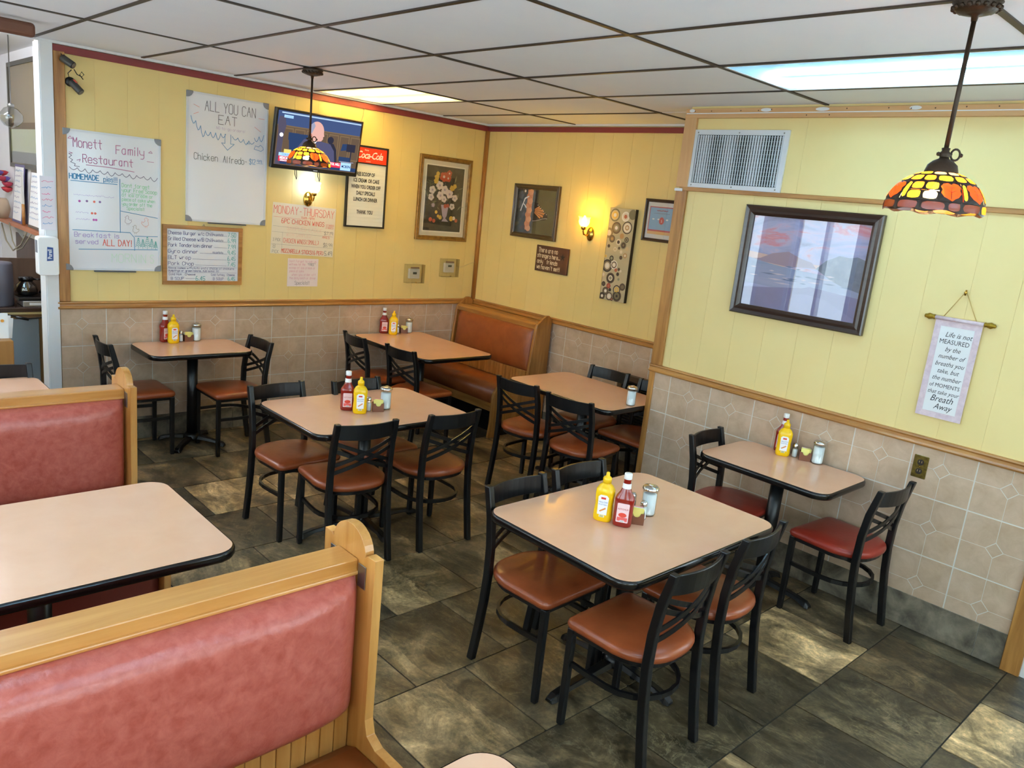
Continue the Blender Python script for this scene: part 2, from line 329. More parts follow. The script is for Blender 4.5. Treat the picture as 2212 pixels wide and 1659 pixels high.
def cushion(w, h, th, nx=22, nz=12, p=5, mi=0):
    """padded panel in XZ centred on the origin, back at y=0, bulging to y=-th"""
    mb = MB(); V = []
    def sh(t): return (1 - abs(t) ** p) ** .5
    for j in range(nz + 1):
        for i in range(nx + 1):
            a = -1 + 2 * i / nx; b = -1 + 2 * j / nz; a = math.copysign(1 - (1 - abs(a)) ** 1.6, a); b = math.copysign(1 - (1 - abs(b)) ** 1.6, b)
            V.append((a * w / 2, -th * sh(a) * sh(b), b * h / 2))
    F = [(j * (nx + 1) + i, j * (nx + 1) + i + 1, (j + 1) * (nx + 1) + i + 1, (j + 1) * (nx + 1) + i) for j in range(nz) for i in range(nx)]
    mb.add(V, F, mi, True); mb.flat([(w / 2, -h / 2), (-w / 2, -h / 2), (-w / 2, h / 2), (w / 2, h / 2)], 0, mi)
    return mb
# =================================================================== THE SETTING
# floor: grout bed with slate-look tiles laid in a half bond
fl = MB().box(XL - .2, 3.9, YF - .2, 4.2, -.06, -.004).obj('floor', GROUT_F); tag(fl, kind='structure')
TS = .510; full = None
def tile_poly(name, x0, x1, y0, y1, parent, m, z=0, th=.008):
    cx, cy = (x0 + x1) / 2, (y0 + y1) / 2; w, d = x1 - x0, y1 - y0
    o = MB().prism(rrect(w, d, .004, 1), -th, 0).obj(name, m, parent, loc=(cx, cy, z)); return o
fullm = None; ntile = 0
for r in range(-6, 13):
    y0 = -3.517 + r * TS; y1 = y0 + TS
    if y1 > 3.1 or y0 < YF: continue
    off = 2.3155 + (0 if r % 2 else .255)
    for k in range(-10, 6):
        x0 = off + k * TS; x1 = x0 + TS; a, b = max(x0, XL), min(x1, 3.85); c, d = y0, y1
        if b - a < .05: continue
        if y1 <= YS + .01 and y0 > YBE - .3: b = min(b, XB + .02)
        if b - a < .02: continue
        if x0 > .3 and y0 > 1.2: continue
        g = .0035
        if abs(b - a - TS) < 1e-4:
            if fullm is None: o = tile_poly('tile', a + g, b - g, c + g, d - g, fl, SLATE); fullm = o.data
            else: o = bpy.data.objects.new('tile', fullm); COL.objects.link(o); o.parent = fl; o.location = ((a + b) / 2, (c + d) / 2, 0)
        else: tile_poly('tile', a + g, b - g, c + g, d - g, fl, SLATE)
# ceiling: suspended bronze grid with lay-in tiles
ce = MB().box(XL - .2, 3.9, YF - .2, YB + .06, H + .06, H + .12).obj('ceiling', WHITE); tag(ce, kind='structure')
FIX = {(3, -1): 'warm', (3, 2): 'cool', (-1, 3): 'hid_fill', (3, 4): 'hid_fill', (0, 4): 'hid_fill', (-2, 1): 'hid_fill', (-2, -1): 'hid_fill'}   # lay-in light fittings (column, row); those out of view are added for fill light
cm = {}
for j in range(-1, 5):
    y1 = -1.28 * j; y0 = y1 - 1.28; y1 = min(y1, YB) if j >= 0 else YB
    if j == -1: y0 = 0
    y0 = max(y0, YF)
    for i in range(-3, 6):
        x0 = .64 * i; x1 = min(x0 + .64, XA - .005); x0 = max(x0, XL)
        if (i, j) in FIX or x1 - x0 < .05: continue
        key = (round(x1 - x0, 3), round(y1 - y0, 3))
        if key not in cm: cm[key] = MB().box(-key[0] / 2 + .004, key[0] / 2 - .004, -key[1] / 2 + .004, key[1] / 2 - .004, 0, .014).obj('ceiling_tile', CEIL, ce, bevel=.003, loc=((x0 + x1) / 2, (y0 + y1) / 2, H + .004 + random.uniform(0, .002)))
        else:
            o = cm[key].copy(); COL.objects.link(o); o.location = ((x0 + x1) / 2, (y0 + y1) / 2, H + .004 + random.uniform(0, .002))
def bar(x0, x1, y0, y1): return MB().box(x0, x1, y0, y1, H - .001, H + .012).obj('grid_bar', GRIDM, ce)
for j in range(0, 5): bar(XL, (XA if j < 2 else XB), -1.28 * j - .0115, -1.28 * j + .0115)
for i in range(-3, 6):
    for j in range(-1, 5):
        if i == 5 and j > 0: continue
        y1 = YB - .02 if j == -1 else -1.28 * j - .0115; y0 = max(-1.28 * (j + 1) + .0115, YF)
        bar(.64 * i - .0105, .64 * i + .0105, y0, y1)
for i, nm in ((0, 'trim_1'), (1, 'trim_2')): pass
tag(MB().box(XL, XA, YB - .030, YB, H - .012, H + .004).obj('trim_1', WHITE), kind='structure')          # white wall angle along the back wall
tag(MB().box(XA - .030, XA, YS, YB - .03, H - .012, H + .004).obj('trim_2', WHITE), kind='structure')
# wall builder: u runs left to right as seen from inside, v up, w outwards from the wall
RAILT = 1.035; ROWS = (.413, .723)
def wall_frame(name, ox, oy, rz):
    e = bpy.data.objects.new(name, None); COL.objects.link(e); e.location = (ox, oy, 0); e.rotation_euler = (0, 0, rz); tag(e, kind='structure'); return e
def piece_tile(x0, x1, z0, z1, U0, U1, Z0, Z1):
    """one 12 in tile: four quarter pieces cut back round a small square set on point"""
    cx, cz = (x0 + x1) / 2, (z0 + z1) / 2; g = .0032; h = .0013; d = .040; mb = MB(); full = x0 >= U0 and x1 <= U1 and z0 >= Z0 and z1 <= Z1
    ps = []
    for sx in (-1, 1):
        for sz in (-1, 1):
            ex = x0 + g if sx < 0 else x1 - g; ez = z0 + g if sz < 0 else z1 - g
            p = [(ex, ez), (ex, cz + sz * h), (cx + sx * (d + h), cz + sz * h), (cx + sx * h, cz + sz * (d + h)), (cx + sx * h, ez)]
            if sx * sz > 0: p = p[::-1]
            ps.append(p)
    q = d - 2 * h; ps.append([(cx - q, cz), (cx, cz - q), (cx + q, cz), (cx, cz + q)])
    for p in ps:
        if sum(p[i][0] * p[(i + 1) % len(p)][1] - p[(i + 1) % len(p)][0] * p[i][1] for i in range(len(p))) < 0: p = p[::-1]
        p = clip(p, U0, U1, Z0, Z1)
        if len(p) > 2 and parea(p) > 2e-5: mb.prism([(a - cx, b - cz) for a, b in p], .0, .008, 'xz')
    return mb, cx, cz, full
TM = None
def wainscot(wall, U0, U1, phase, base_top):
    global TM
    MB().box(U0, U1, -.0066, 0, 0, RAILT - .03).obj('grout_bed', GROUT_W, wall)
    k = math.floor((U0 - phase) / .31)
    while phase + k * .31 < U1 - .01:
        x0 = phase + k * .31; x1 = x0 + .31
        for z0 in (ROWS[1], ROWS[0], ROWS[0] - .31):
            mb, cx, cz, fullt = piece_tile(x0, x1, z0, z0 + .31, U0, U1, base_top, .995)
            if not mb.v: continue
            fullt = fullt and z0 > base_top and z0 + .31 < .995
            if fullt and TM: o = bpy.data.objects.new('wall_tile', TM); COL.objects.link(o); o.parent = wall; o.location = (cx, 0, cz)
            else:
                o = mb.obj('wall_tile', WTILE, wall, loc=(cx, 0, cz))
                if fullt: TM = o.data
        k += 1
def base_tiles(wall, U0, U1, ph, top, w=.011):
    x = U0; k = 0
    while x < U1 - .02:
        nx = min(U1, ph if k == 0 else x + .51)
        if nx - x > .02: MB().box(x + .0007, nx - .0007, -w, -.002, 0, top).obj('base_tile', mat('base_slate', '8f8471', .35, var=(7, .5), c2='453f36', bump=(30, .3)), wall, bevel=.002)
        x = nx; k += 1
def panels(wall, U0, U1, ph, Z0, Z1, m, wd=.2035, skip=()):
    x = U0; nx = ph
    while nx <= U0: nx += wd
    while x < U1 - .005:
        nx2 = min(nx, U1); MB().box(x + .0006, nx2 - .0006, -.0016, 0, Z0, Z1).obj('wall_panel', m, wall); x = nx2; nx += wd
# back wall
wbk = wall_frame('wall_back', 0, YB, 0)
MB().box(.034, XA + .1, .0, .11, 0, H + .06).obj('backing', YEL, wbk)
wainscot(wbk, .112, XA - .002, .397 - .31, .165); base_tiles(wbk, .112, XA - .012, .30, .17)
panels(wbk, .112, XA - .002, .145, 1.0, 2.625, YEL)
# right wall, far part
wrt = wall_frame('wall_right', XA, YB, -PI / 2)
UA = YB - YS
MB().box(0, UA + .1, 0, .1, 0, H + .06).obj('backing', YEL, wrt)
wainscot(wrt, .0, UA, YB - (-.16) - .31 * 5, .165); base_tiles(wrt, 0.012, UA, .42, .17)
panels(wrt, .002, UA, .13, 1.0, 2.625, YEL)
# right wall, near part that stands forward
wnr = wall_frame('wall_right_near', XB, YS, -PI / 2)
UB = YS - YBE
MB().box(0, UB + .02, 0, .2, 0, H + .06).obj('backing', YELB, wnr)
MB().box(.2, UB + .02, .2, .7, 0, H + .06).obj('backing', YELB, wnr)
MB().box(-.004, 0, 0, .76, 0, H).obj('return_face', YELB, wnr)
wainscot(wnr, .002, UB, YS + 1.828 - .31, .178); base_tiles(wnr, .006, UB, .142, .182)
panels(wnr, .01, UB, YS + 1.795 + .0, 1.0, 2.175, YELB, .2095)
panels(wnr, .01, UB, YS + 2.47, 2.19, 2.61, YELB, .81)
# rails, casings and trims
def rail_prof(): return [(0, 0), (.022, .0), (.028, .010), (.019, .020), (.018, .034), (.024, .040), (.022, .050), (0, .052)]
def rail(name, length, loc, rz, m=OAK):
    mb = MB(); L = [[(x, -a, z) for a, z in rail_prof()] for x in (0, length)]; mb.loops(L, 0, False)
    o = mb.obj(name, m, bevel=.0015, loc=loc, rot=(0, 0, rz)); return tag(o, kind='structure')
rail('trim_3', XA - .095, (.095, YB, RAILT - .052), 0)
rail('trim_4', UA, (XA, YB, RAILT - .052), -PI / 2)
rail('trim_5', UB + .03, (XB, YS + .03, RAILT - .052), -PI / 2)
tag(MB().box(0, XA - .1, -.014, 0, 0, .045).obj('trim_6', RED_TRIM, bevel=.002, loc=(.1, YB, 2.618)), kind='structure')
tag(MB().box(0, UA, -.014, 0, 0, .042).obj('trim_7', RED_TRIM, bevel=.002, loc=(XA, YB, 2.618), rot=(0, 0, -PI / 2)), kind='structure')
tag(MB().lathe([(.024, 0), (.024, 1.63)], 8, (0, 0, 0)).obj('trim_8', OAKZ, loc=(XA - .012, YB - .012, .99)), kind='structure')       # rough oak strip in the corner
tag(MB().box(0, .066, -.018, 0, 0, 1.59).obj('trim_9', OAKZ, bevel=.003, loc=(.108, YB, RAILT)), kind='structure')                      # oak casing at the wall's left end
t = MB().box(.034, .106, -.022, .0, 0, H - .01).obj('trim_10', WHITE, bevel=.002, loc=(0, YB, 0)); tag(t, kind='structure')
tag(MB().box(.028, .034, -.02, .12, 0, H - .01).obj('trim_11', WHITE, loc=(0, YB, 0)), kind='structure')
tag(MB().box(-.022, .062, -.020, 0, 0, 1.14).box(-.022, -.004, 0, .05, 0, 1.14).obj('trim_12', OAKZ, bevel=.002, loc=(XB, YS, RAILT), rot=(0, 0, -PI / 2)), kind='structure')
tag(MB().box(-.022, .018, -.018, 0, 0, .985).obj('trim_13', OAKZ, bevel=.002, loc=(XB, YS, 0), rot=(0, 0, -PI / 2)), kind='structure')
tag(MB().box(-.026, .060, -.022, 0, 0, .43).obj('trim_14', PINEZ, bevel=.002, loc=(XB, YS, 2.195), rot=(0, 0, -PI / 2)), kind='structure')
o = MB().box(-.026, UB + .02, -.024, 0, 0, .0245).box(-.026, UB + .02, -.022, 0, .029, .055).obj('trim_15', PINE, bevel=.001, loc=(XB, YS, 2.612), rot=(0, 0, -PI / 2)); tag(o, kind='structure')
MB().box(-.02, UB, -.0225, -.01, .024, .030).obj('caulk_line', WHITE, o)
random.seed(5)
for k in range(16):   # filler patches, nail holes on the bare board
    u = .03 + k * .145 + random.uniform(-.05, .05); MB().disc(u, random.choice((.012, .044, .04)), .0035, .0252).obj('nail_hole', ink('4a3524'), o)
for u, w in ((.02, .02), (.53, .035), (.87, .040), (1.36, .03), (1.9, .03)): MB().disc(u, .043, w, .0246, 0, 18, .010).obj('filler_patch', WHITE, o)
tag(MB().box(.0, UB + .02, -.020, 0, 0, .026).obj('trim_16', OAK, bevel=.003, loc=(XB, YS, 2.172), rot=(0, 0, -PI / 2)), kind='structure')
tag(MB().box(-.024, .03, -.034, 0, 0, .018).obj('trim_17', WHITE, bevel=.002, loc=(XB, YS, 2.168), rot=(0, 0, -PI / 2)), kind='structure')
# door opening at the near end of that wall
o = MB().box(0, .085, -.024, 0, 0, 2.12).obj('door_1', OAKZ, bevel=.003, loc=(XB, YBE, 0), rot=(0, 0, -PI / 2)); tag(o, kind='structure')
MB().box(.085, .112, -.006, .05, 0, 2.10).obj('door_stop', WHITE, o)
MB().box(.11, .95, .012, .05, 0, .95).obj('door_panel', WHITE, o); MB().box(.11, .20, .012, .05, .95, 2.1).obj('door_stile', WHITE, o)
MB().box(.86, .95, .012, .05, .95, 2.1).obj('door_stile', WHITE, o); MB().box(.20, .86, .025, .031, .95, 2.1).obj('door_pane', GLS, o); MB().box(.95, 1.05, -.024, 0, 0, 2.12).obj('door_casing', OAKZ, o)
tag(MB().box(XB, XB + .1, YF - .1, YBE - 1.06, 0, H).box(XB, XB + .1, YBE - 1.06, YBE, 2.12, H).obj('wall_right_front', YELB), kind='structure')
# left wall and front wall with their windows
def window_wall(name, ax, pos, a0, a1, wins, fr):
    mb = MB(); e = sorted(wins)
    def bx(a, b, z0, z1):
        if ax == 'x': mb.box(pos - .12, pos, a, b, z0, z1)
        else: mb.box(a, b, pos - .12, pos, z0, z1)
    bx(a0, a1, 0, WZ0); bx(a0, a1, WZ1, H + .06); c = a0
    for a, b in e: bx(c, a, WZ0, WZ1); c = b
    bx(c, a1, WZ0, WZ1); tag(mb.obj(name, YEL), kind='structure')
    for n, (a, b) in enumerate(e):
        m = MB()
        def fx(p, q, z0, z1):
            if ax == 'x': m.box(pos - .09, pos + .012, p, q, z0, z1)
            else: m.box(p, q, pos - .09, pos + .012, z0, z1)
        fx(a - .05, a, WZ0 - .05, WZ1 + .05); fx(b, b + .05, WZ0 - .05, WZ1 + .05); fx(a, b, WZ0 - .05, WZ0); fx(a, b, WZ1, WZ1 + .05); fx((a + b) / 2 - .02, (a + b) / 2 + .02, WZ0, WZ1)
        w = m.obj('window_%d' % (fr + n), WHITE); tag(w, kind='structure')
        g = MB()
        if ax == 'x': g.box(pos - .05, pos - .046, a, b, WZ0, WZ1)
        else: g.box(a, b, pos - .05, pos - .046, WZ0, WZ1)
        g.obj('window_pane', GLS, w)
window_wall('wall_left', 'x', XL, YF, 4.0, WIN_L, 1)
window_wall('wall_front', 'y', YF, XL, XB + .1, WIN_F, 7)
# service area seen past the left end of the back wall
tag(MB().box(XL, .5, 3.95, 4.05, 0, 2.9).obj('wall_kitchen', mat('kitchen_wall', 'e4e5ea', .6)), kind='structure')
ks = MB().box(.30, .36, YB + .11, 3.95, 0, 2.9).obj('wall_kitchen_side', MATS['kitchen_wall']); tag(ks, kind='structure')
MB().box(.292, .30, YB + .12, 3.3, .0, 1.30).obj('brown_board', mat('dark_board_wall', '5d4636', .5, var=(12, .4), c2='4a3629', axis=2), ks)
tag(MB().box(XL, .36, YB + .06, 4.05, 2.78, 2.86).obj('ceiling_kitchen', WHITE), kind='structure')
tag(MB().box(XL, XL + .0, 0, 0, 0, 0).box(XL - .02, .034, YB + .03, YB + .06, H - .0, 2.86).obj('trim_18', WHITE), kind='structure')
o = MB().tube([(-1.9, .44, 2.630), (-.135, .44, 2.630)], .052, .075).obj('trim_19', mat('brown_beam', '6b4433', .6), bevel=.02, seg=3); tag(o, kind='structure')
# ------------------------------------------------------------------ lay-in light fittings
TUBEW = emit('tube_warm', 'fff0c0', TUBE_W); TUBEC = emit('tube_cool', 'e8f6ff', TUBE_C); TRAY = mat('fitting_tray', 'eef2f4', .45)
def ceiling_light(i, j, kind, label):
    x0 = .64 * i; y1 = -1.28 * j; y0 = y1 - 1.28
    if j == -1: y1 = YB - .03; y0 = 0
    t = T('ceiling_light', label, 'ceiling light', ((x0 + .32), (y0 + y1) / 2, H), 0, 'fluorescent panels in the ceiling'); a = .305; b = (y1 - y0) / 2 - .012
    m = MB().box(-a, a, -b, b, .095, .10).box(-a, -a + .004, -b, b, .004, .095).box(a - .004, a, -b, b, .004, .095).box(-a, a, -b, -b + .004, .004, .095).box(-a, a, b - .004, b, .004, .095); m.obj('tray', TRAY, t)
    fr = MB().box(-a, a, -b, -b + .012, 0, .008).box(-a, a, b - .012, b, 0, .008).box(-a, -a + .010, -b, b, 0, .008).box(a - .010, a, -b, b, 0, .008); fr.obj('frame', WHITE, t)
    if kind == 'cool': xs = [.13]
    else: xs = [-.15, .15]
    for x in xs: MB().tube([(x, -b + .02, .055), (x, b - .02, .055)], .018, n=10).obj('tube', TUBEW if kind == 'warm' else TUBEC, t)
    dm = transl('diffuser_cool', 'd2e9f4', .3, .55) if kind != 'warm' else transl('diffuser_warm', 'fff2d0', .3, .2)
    MB().box(-a + .008, a - .008, -b + .01, b - .01, .003, .006).obj('diffuser', dm, t)
L_ = {(3, -1): 'warm glowing fluorescent panel in the ceiling against the back wall', (3, 2): 'cool white fluorescent panel with one bright tube above the landscape picture',
      (-1, 3): 'added unseen fluorescent fill panel over the front booths', (3, 4): 'added unseen fluorescent fill panel near the entrance door', (0, 4): 'added unseen fluorescent fill panel by the front window', (-2, 1): 'added unseen fluorescent fill panel over the window booths', (-2, -1): 'added unseen fluorescent fill panel by the service counter'}
for (i, j), kd in FIX.items(): ceiling_light(i, j, kd, L_[(i, j)])
# =================================================================== FURNITURE
def make_chair(vinyl):
    t = T('dining_chair', 'x', 'chair')
    prof = [(.0, -.200), (.15, -.178), (.30, -.160), (.43, -.152), (.56, -.155), (.68, -.170), (.815, -.203)]
    def hx(z): return .176 - .010 * z / .815
    for s in (-1, 1):
        path = [(s * hx(z), y, z) for z, y in prof]
        L = []
        for i, (x, y, z) in enumerate(path):
            w, d = .0145, .0175
            if i == len(path) - 1: w, d = .0145, .015
            L.append([(x - w, y - d, z), (x + w, y - d, z), (x + w, y + d, z), (x - w, y + d, z)])
        mb = MB().loops(L, 0, False); mb.obj('leg', BLACK, t, bevel=.004, seg=2)
        mb = MB(); x, y = s * .176, .192; L = [[(x - a, y - a, z), (x + a, y - a, z), (x + a, y + a, z), (x - a, y + a, z)] for z, a in ((0, .0125), (.02, .0135), (.425, .0145))]
        mb.loops(L, 0, False).obj('leg', BLACK, t, bevel=.004, seg=2)
    # seat outline: square front corners, round back
    def outline(o):
        P = []
        for k in range(7): a = k / 6 * PI / 2; P.append((.165 + o + .035 * math.cos(a) * 1, .180 + o + .035 * math.sin(a)))
        P = [(.165 - .0 + (.035) * math.cos(k / 6 * PI / 2) + o, .178 + .035 * math.sin(k / 6 * PI / 2) + o) for k in range(7)]
        P += [(-x, y) for x, y in P[::-1]]
        n = 20
        for k in range(1, n): a = PI + PI * k / n; c, s_ = math.cos(a), math.sin(a); P.append(((.205 + o) * math.copysign(abs(c) ** .80, c), .02 + (.205 + o) * math.copysign(abs(s_) ** .85, s_) * 1.0))
        return P
    N = outline(0)
    L = []
    for z, o, k in ((.424, -.010, 1), (.430, 0, 1), (.443, .004, 1), (.456, .001, 1), (.465, -.012, 1), (.469, -.03, 1), (.474, 0, .72), (.475, 0, .42), (.473, 0, .12)):
        P = outline(o) if k == 1 else [(x * k, .01 + (y - .01) * k) for x, y in N]; L.append([(x, y, z) for x, y in P])
    MB().loops(L).obj('seat', vinyl, t)
    P = outline(-.012); Q = outline(-.03)
    MB().loops([[(x, y, .405) for x, y in P], [(x, y, .425) for x, y in P]], 0, False).obj('seat_frame', BLACK, t, bevel=.002)
    # hoop stretcher
    R = [(.172, .18), (.178, .08), (.178, .0)] + [(.178 * math.cos(a), .0 - .165 * math.sin(a)) for a in [k / 10 * PI for k in range(1, 10)]] + [(-.178, .0), (-.178, .08), (-.172, .18)]
    MB().tube([(x, y, .272) for x, y in R], .014, .021).obj('stretcher', BLACK, t)
    # curved top rail
    def bow(x, a=.030): return -a * (1 - (x / .158) ** 2)
    L = []
    for k in range(11):
        x = -.160 + .032 * k; L.append([(x, -.172 + bow(x) - .006 - .02, .722 + .006 * (abs(x) / .16) ** 2), (x, -.172 + bow(x) + .006 - .02, .722 + .006 * (abs(x) / .16) ** 2), (x, -.198 + bow(x) + .006, .806), (x, -.198 + bow(x) - .006, .806)])
    MB().loops(L, 0, False).obj('top_rail', BLACK, t, bevel=.002)
    # crossed double slats
    for s in (-1, 1):
        for dz in (0, .042):
            P = []
            for k in range(9): x = -.162 + .324 * k / 8; z = (.535 + dz + (.125) * (k / 8)); zz = z; P.append((s * x, -.150 - .02 * (z - .43) / .3 + bow(x, .028) - (.004 if s > 0 else -.004), zz))
            MB().tube(P, .006, .020).obj('cross_slat', BLACK, t)
    return t
chairR = make_chair(RUST); chairX = None
CH = {  # name: x, y of the back-leg feet centre, facing (0 = +y), label
 'c1': (1.03, -2.455, 182, 'black X-back chair with tan seat, left one of two behind the nearest square table'),
 'c2': (1.455, -2.44, 180, 'black X-back chair mostly hidden behind the condiments of the nearest square table'),
 'c3': (1.05, -3.395, 2, 'black X-back chair with rust seat in front of the nearest square table, nearest the camera'),
 'c4': (1.556, -3.365, 4, 'black X-back chair right of the nearest one, tucked under the nearest square table'),
 'c5': (2.715, -3.435, -4, 'black X-back chair with red seat at the near end of the table under the scroll'),
 'c6': (2.62, -2.385, 184, 'black red-seated X-back chair at the far end of the narrow tiled wall table'),
 'm1': (.835, -.575, 183, 'black X-back chair at the far left corner of the middle square table'),
 'm2': (1.345, -.63, 184, 'black X-back chair behind the ketchup bottle on the middle square table'),
 'm3': (.90, -1.455, -6, 'black X-back chair seen from behind at the near left of the middle table'),
 'm4': (1.46, -1.485, -1, 'black X-back chair at the near right corner of the middle square table'),
 'l1': (.30, .87, -90, 'black X-back chair on the left of the small table under the whiteboards'),
 'l2': (1.335, .69, 91, 'black X-back chair on the right of the small table under the whiteboards'),
 'b1': (2.15, .70, -94, 'black X-back chair nearer the back wall at the corner booth table'),
 'b2': (2.22, .145, -86, 'black X-back chair nearer the room at the corner booth table'),
 'f1': (2.38, -1.02, -82, 'black X-back chair on the left side of the rear right table, farther one'),
 'f2': (2.39, -1.50, -80, 'black X-back chair on the left side of the rear right table, nearer one'),
 'f3': (3.40, -.985, 96, 'black X-back chair behind the rear right table by the wall heater'),
 'f4': (3.40, -1.462, 91, 'black X-back chair half hidden by the wall corner at the rear right table'),
 'k1': (-.42, .30, 180, 'black X-back chair whose top rail shows beside the service area')}
TOPADJ = {}
first = True; redseat = None; smat = {}
for k, (x, y, deg, lab) in CH.items():
    if k in ('c5', 'c6'):
        if redseat is None: redseat = make_chair(REDV); o = redseat
        else: o = ctree(redseat)
    else:
        o = chairR if first else ctree(chairR); first = False
    a = math.radians(deg); o.location = (x - .200 * -math.sin(a) * 1, y + .200 * math.cos(a), 0)
    o.location = (x + .200 * -math.sin(a), y + .200 * math.cos(a), 0); o.rotation_euler = (0, 0, a)
    tag(o, lab, 'chair', 'black X-back dining chairs')
# tables
TH = .735
def pedestal_table(x0, x1, y0, y1, label, base='cross', group='laminate pedestal tables'):
    cx, cy, w, d = (x0 + x1) / 2, (y0 + y1) / 2, x1 - x0, y1 - y0
    t = T('pedestal_table', label, 'table', (cx, cy, 0), 0, group); R = .085
    top = rrect(w - .018, d - .018, R - .009, 8)
    MB().prism(top, TH - .026, TH).obj('tabletop', LAM, t)
    L = [[(x, y, z) for x, y in rrect(w - 2 * i, d - 2 * i, R - i, 8)] for i, z in ((.0095, TH - .0005), (.004, TH - .002), (.0, TH - .010), (.0, TH - .026), (.005, TH - .035), (.02, TH - .038))]
    L = L + [[(x, y, TH - .038) for x, y in rrect(w - .2, d - .2, R, 8)]]
    MB().loops(L, 0, True, False, True).obj('table_edge', BLACKE, t)
    MB().lathe([(.037, .05), (.037, TH - .05)], 20).obj('column', BLACK, t)
    MB().box(-w * .22, w * .22, -.03, .03, TH - .052, TH - .038).box(-.03, .03, -d * .3, d * .3, TH - .052, TH - .038).obj('top_plate', BLACK, t)
    rot = PI / 4 if base == 'diag' else 0; ax, ay = (.25, .25) if base == 'diag' else ((min(.42, w * .40), min(.40, d * .40)))
    mb = MB().lathe([(.055, .035), (.062, .05), (.055, .075), (.040, .09)], 16)
    for k, ln in enumerate((ax, ay, ax, ay)):
        a = rot + k * PI / 2; c, s = math.cos(a), math.sin(a); L = []
        for r, hw, zt, zb in ((.02, .032, .072, .045), (.10, .030, .064, .040), (ln * .75, .026, .048, .028), (ln * .93, .028, .036, .006), (ln, .022, .022, .004)):
            L.append([(c * r - s * v, s * r + c * v, z) for v, z in ((-hw, zb), (hw, zb), (hw * .62, zt), (-hw * .62, zt))])
        mb.loops(L, 0, False)
    mb.obj('base', BLACK, t, bevel=.003)
    return t
pedestal_table(.532, 1.268, .615, 1.122, 'small rectangular laminate table against the back wall under the whiteboards', 'diag')
pedestal_table(2.352, 3.088, -.005, 1.08, 'long laminate table in front of the corner booth bench')
pedestal_table(.672, 1.706, -1.365, -.637, 'laminate table in the middle of the room below the small pendant lamp')
pedestal_table(2.595, 3.27, -1.655, -.665, 'laminate table at the rear right beside the wall corner, holding only a sugar jar')
pedestal_table(.802, 1.858, -3.282, -2.500, 'nearest square laminate table with yellow lamp reflection on its corner')
pedestal_table(2.427, 2.968, -3.215, -2.446, 'narrow laminate table against the tiled wall below the scroll')
pedestal_table(-1.25, -.171, -2.361, -1.598, 'booth table between the two high-backed booths at the left', 'diag')
pedestal_table(-1.25, -.215, -.46, .30, 'laminate table at the left edge behind the farther booth', 'diag')
pedestal_table(-1.25, -.120, -4.36, -3.592, 'pinkish booth table whose corner shows at the bottom edge', 'diag')
# double booths with arched end panels
def booth(yc, label, planks):
    t = T('booth', label, 'booth', (0, yc, 0), 0, 'high-backed double booths'); x1 = -.103; x0 = -.132; xw = XL + .01
    hw = .135; ear = .99
    pts = [(hw + .43, 0), (hw + .43, .36)] + [(hw + .38 + .05 * math.cos(a), .36 + .05 * math.sin(a)) for a in (PI * .2, PI * .35, PI * .5)] + [(hw + .20, .425), (hw + .06, .425), (hw + .015, .445), (hw, .49), (hw, ear), (hw - .040, ear), (hw - .047, ear - .006)]
    arc = [(.086 * math.cos(a), ear - .010 + .075 * math.sin(a)) for a in [k / 14 * PI for k in range(0, 15)]]
    right = pts + arc; left = [(-a, b) for a, b in pts[::-1]]
    P = right + left
    MB().prism(P, x0, x1, 'yz').obj('end_panel', HONEYZ, t, bevel=.004, seg=2)
    cm = MB().box(xw, x0 - .0005, -.052, .052, .925, .965).box(xw, x0 - .0005, -.058, .058, .918, .930); cm.obj('cap_rail', HONEY, t, bevel=.004, seg=2)
    MB().box(xw, x0 - .001, -.045, .045, .0, .92).obj('core', HONEY, t)
    wd = x0 - xw - .004
    for s in (-1, 1):
        c = cushion(wd, .435, .096, 34, 18, 9).obj('back_cushion', BOOTHV, t, loc=(xw + wd / 2, s * .046, .702 + (.022 if s > 0 else 0))); c.rotation_euler = (0, 0, 0 if s < 0 else PI)
        sc = MB(); L = []
        for x in (xw, x0 - .003):
            L.append([(x, s * a, b - (.055 if s < 0 else 0)) for a, b in ((.05, .30), (.05, .41), (.10, .435), (.20, .442), (.40, .442), (.50, .43), (.545, .40), (.55, .36), (.545, .30))])
        if s > 0: L = [l[::-1] for l in L]
        sc.loops(L, 0, True).obj('seat_cushion', DARKV if s > 0 else BOOTHC, t, bevel=0)
        MB().box(xw, x0 - .003, min(s * .05, s * .5), max(s * .05, s * .5), .10, .298 - (.055 if s < 0 else 0)).obj('seat_box', DARKV, t)
        if planks and s < 0:
            x = x0 - .003
            while x > xw + .05: MB().box(x - .0445, x - .001, -.053, -.045, .35, .50).obj('plank', HONEYZ, t, bevel=.0015); x -= .0455
        else: MB().box(xw, x0 - .003, min(s * .045, s * .053), max(s * .045, s * .053), .43, .50).obj('beadboard', HONEYZ, t)
        MB().box(x0 - .003, x0 - .0005, min(s * .056, s * .095), max(s * .056, s * .095), .885, .955).obj('bracket', STEEL, t, bevel=.001)
    return t
booth(-2.96, 'nearest rose vinyl booth with oak cap and arched end panel, bottom left', True)
booth(-.935, 'farther rose vinyl booth with arched oak end panel behind the empty booth table', True)
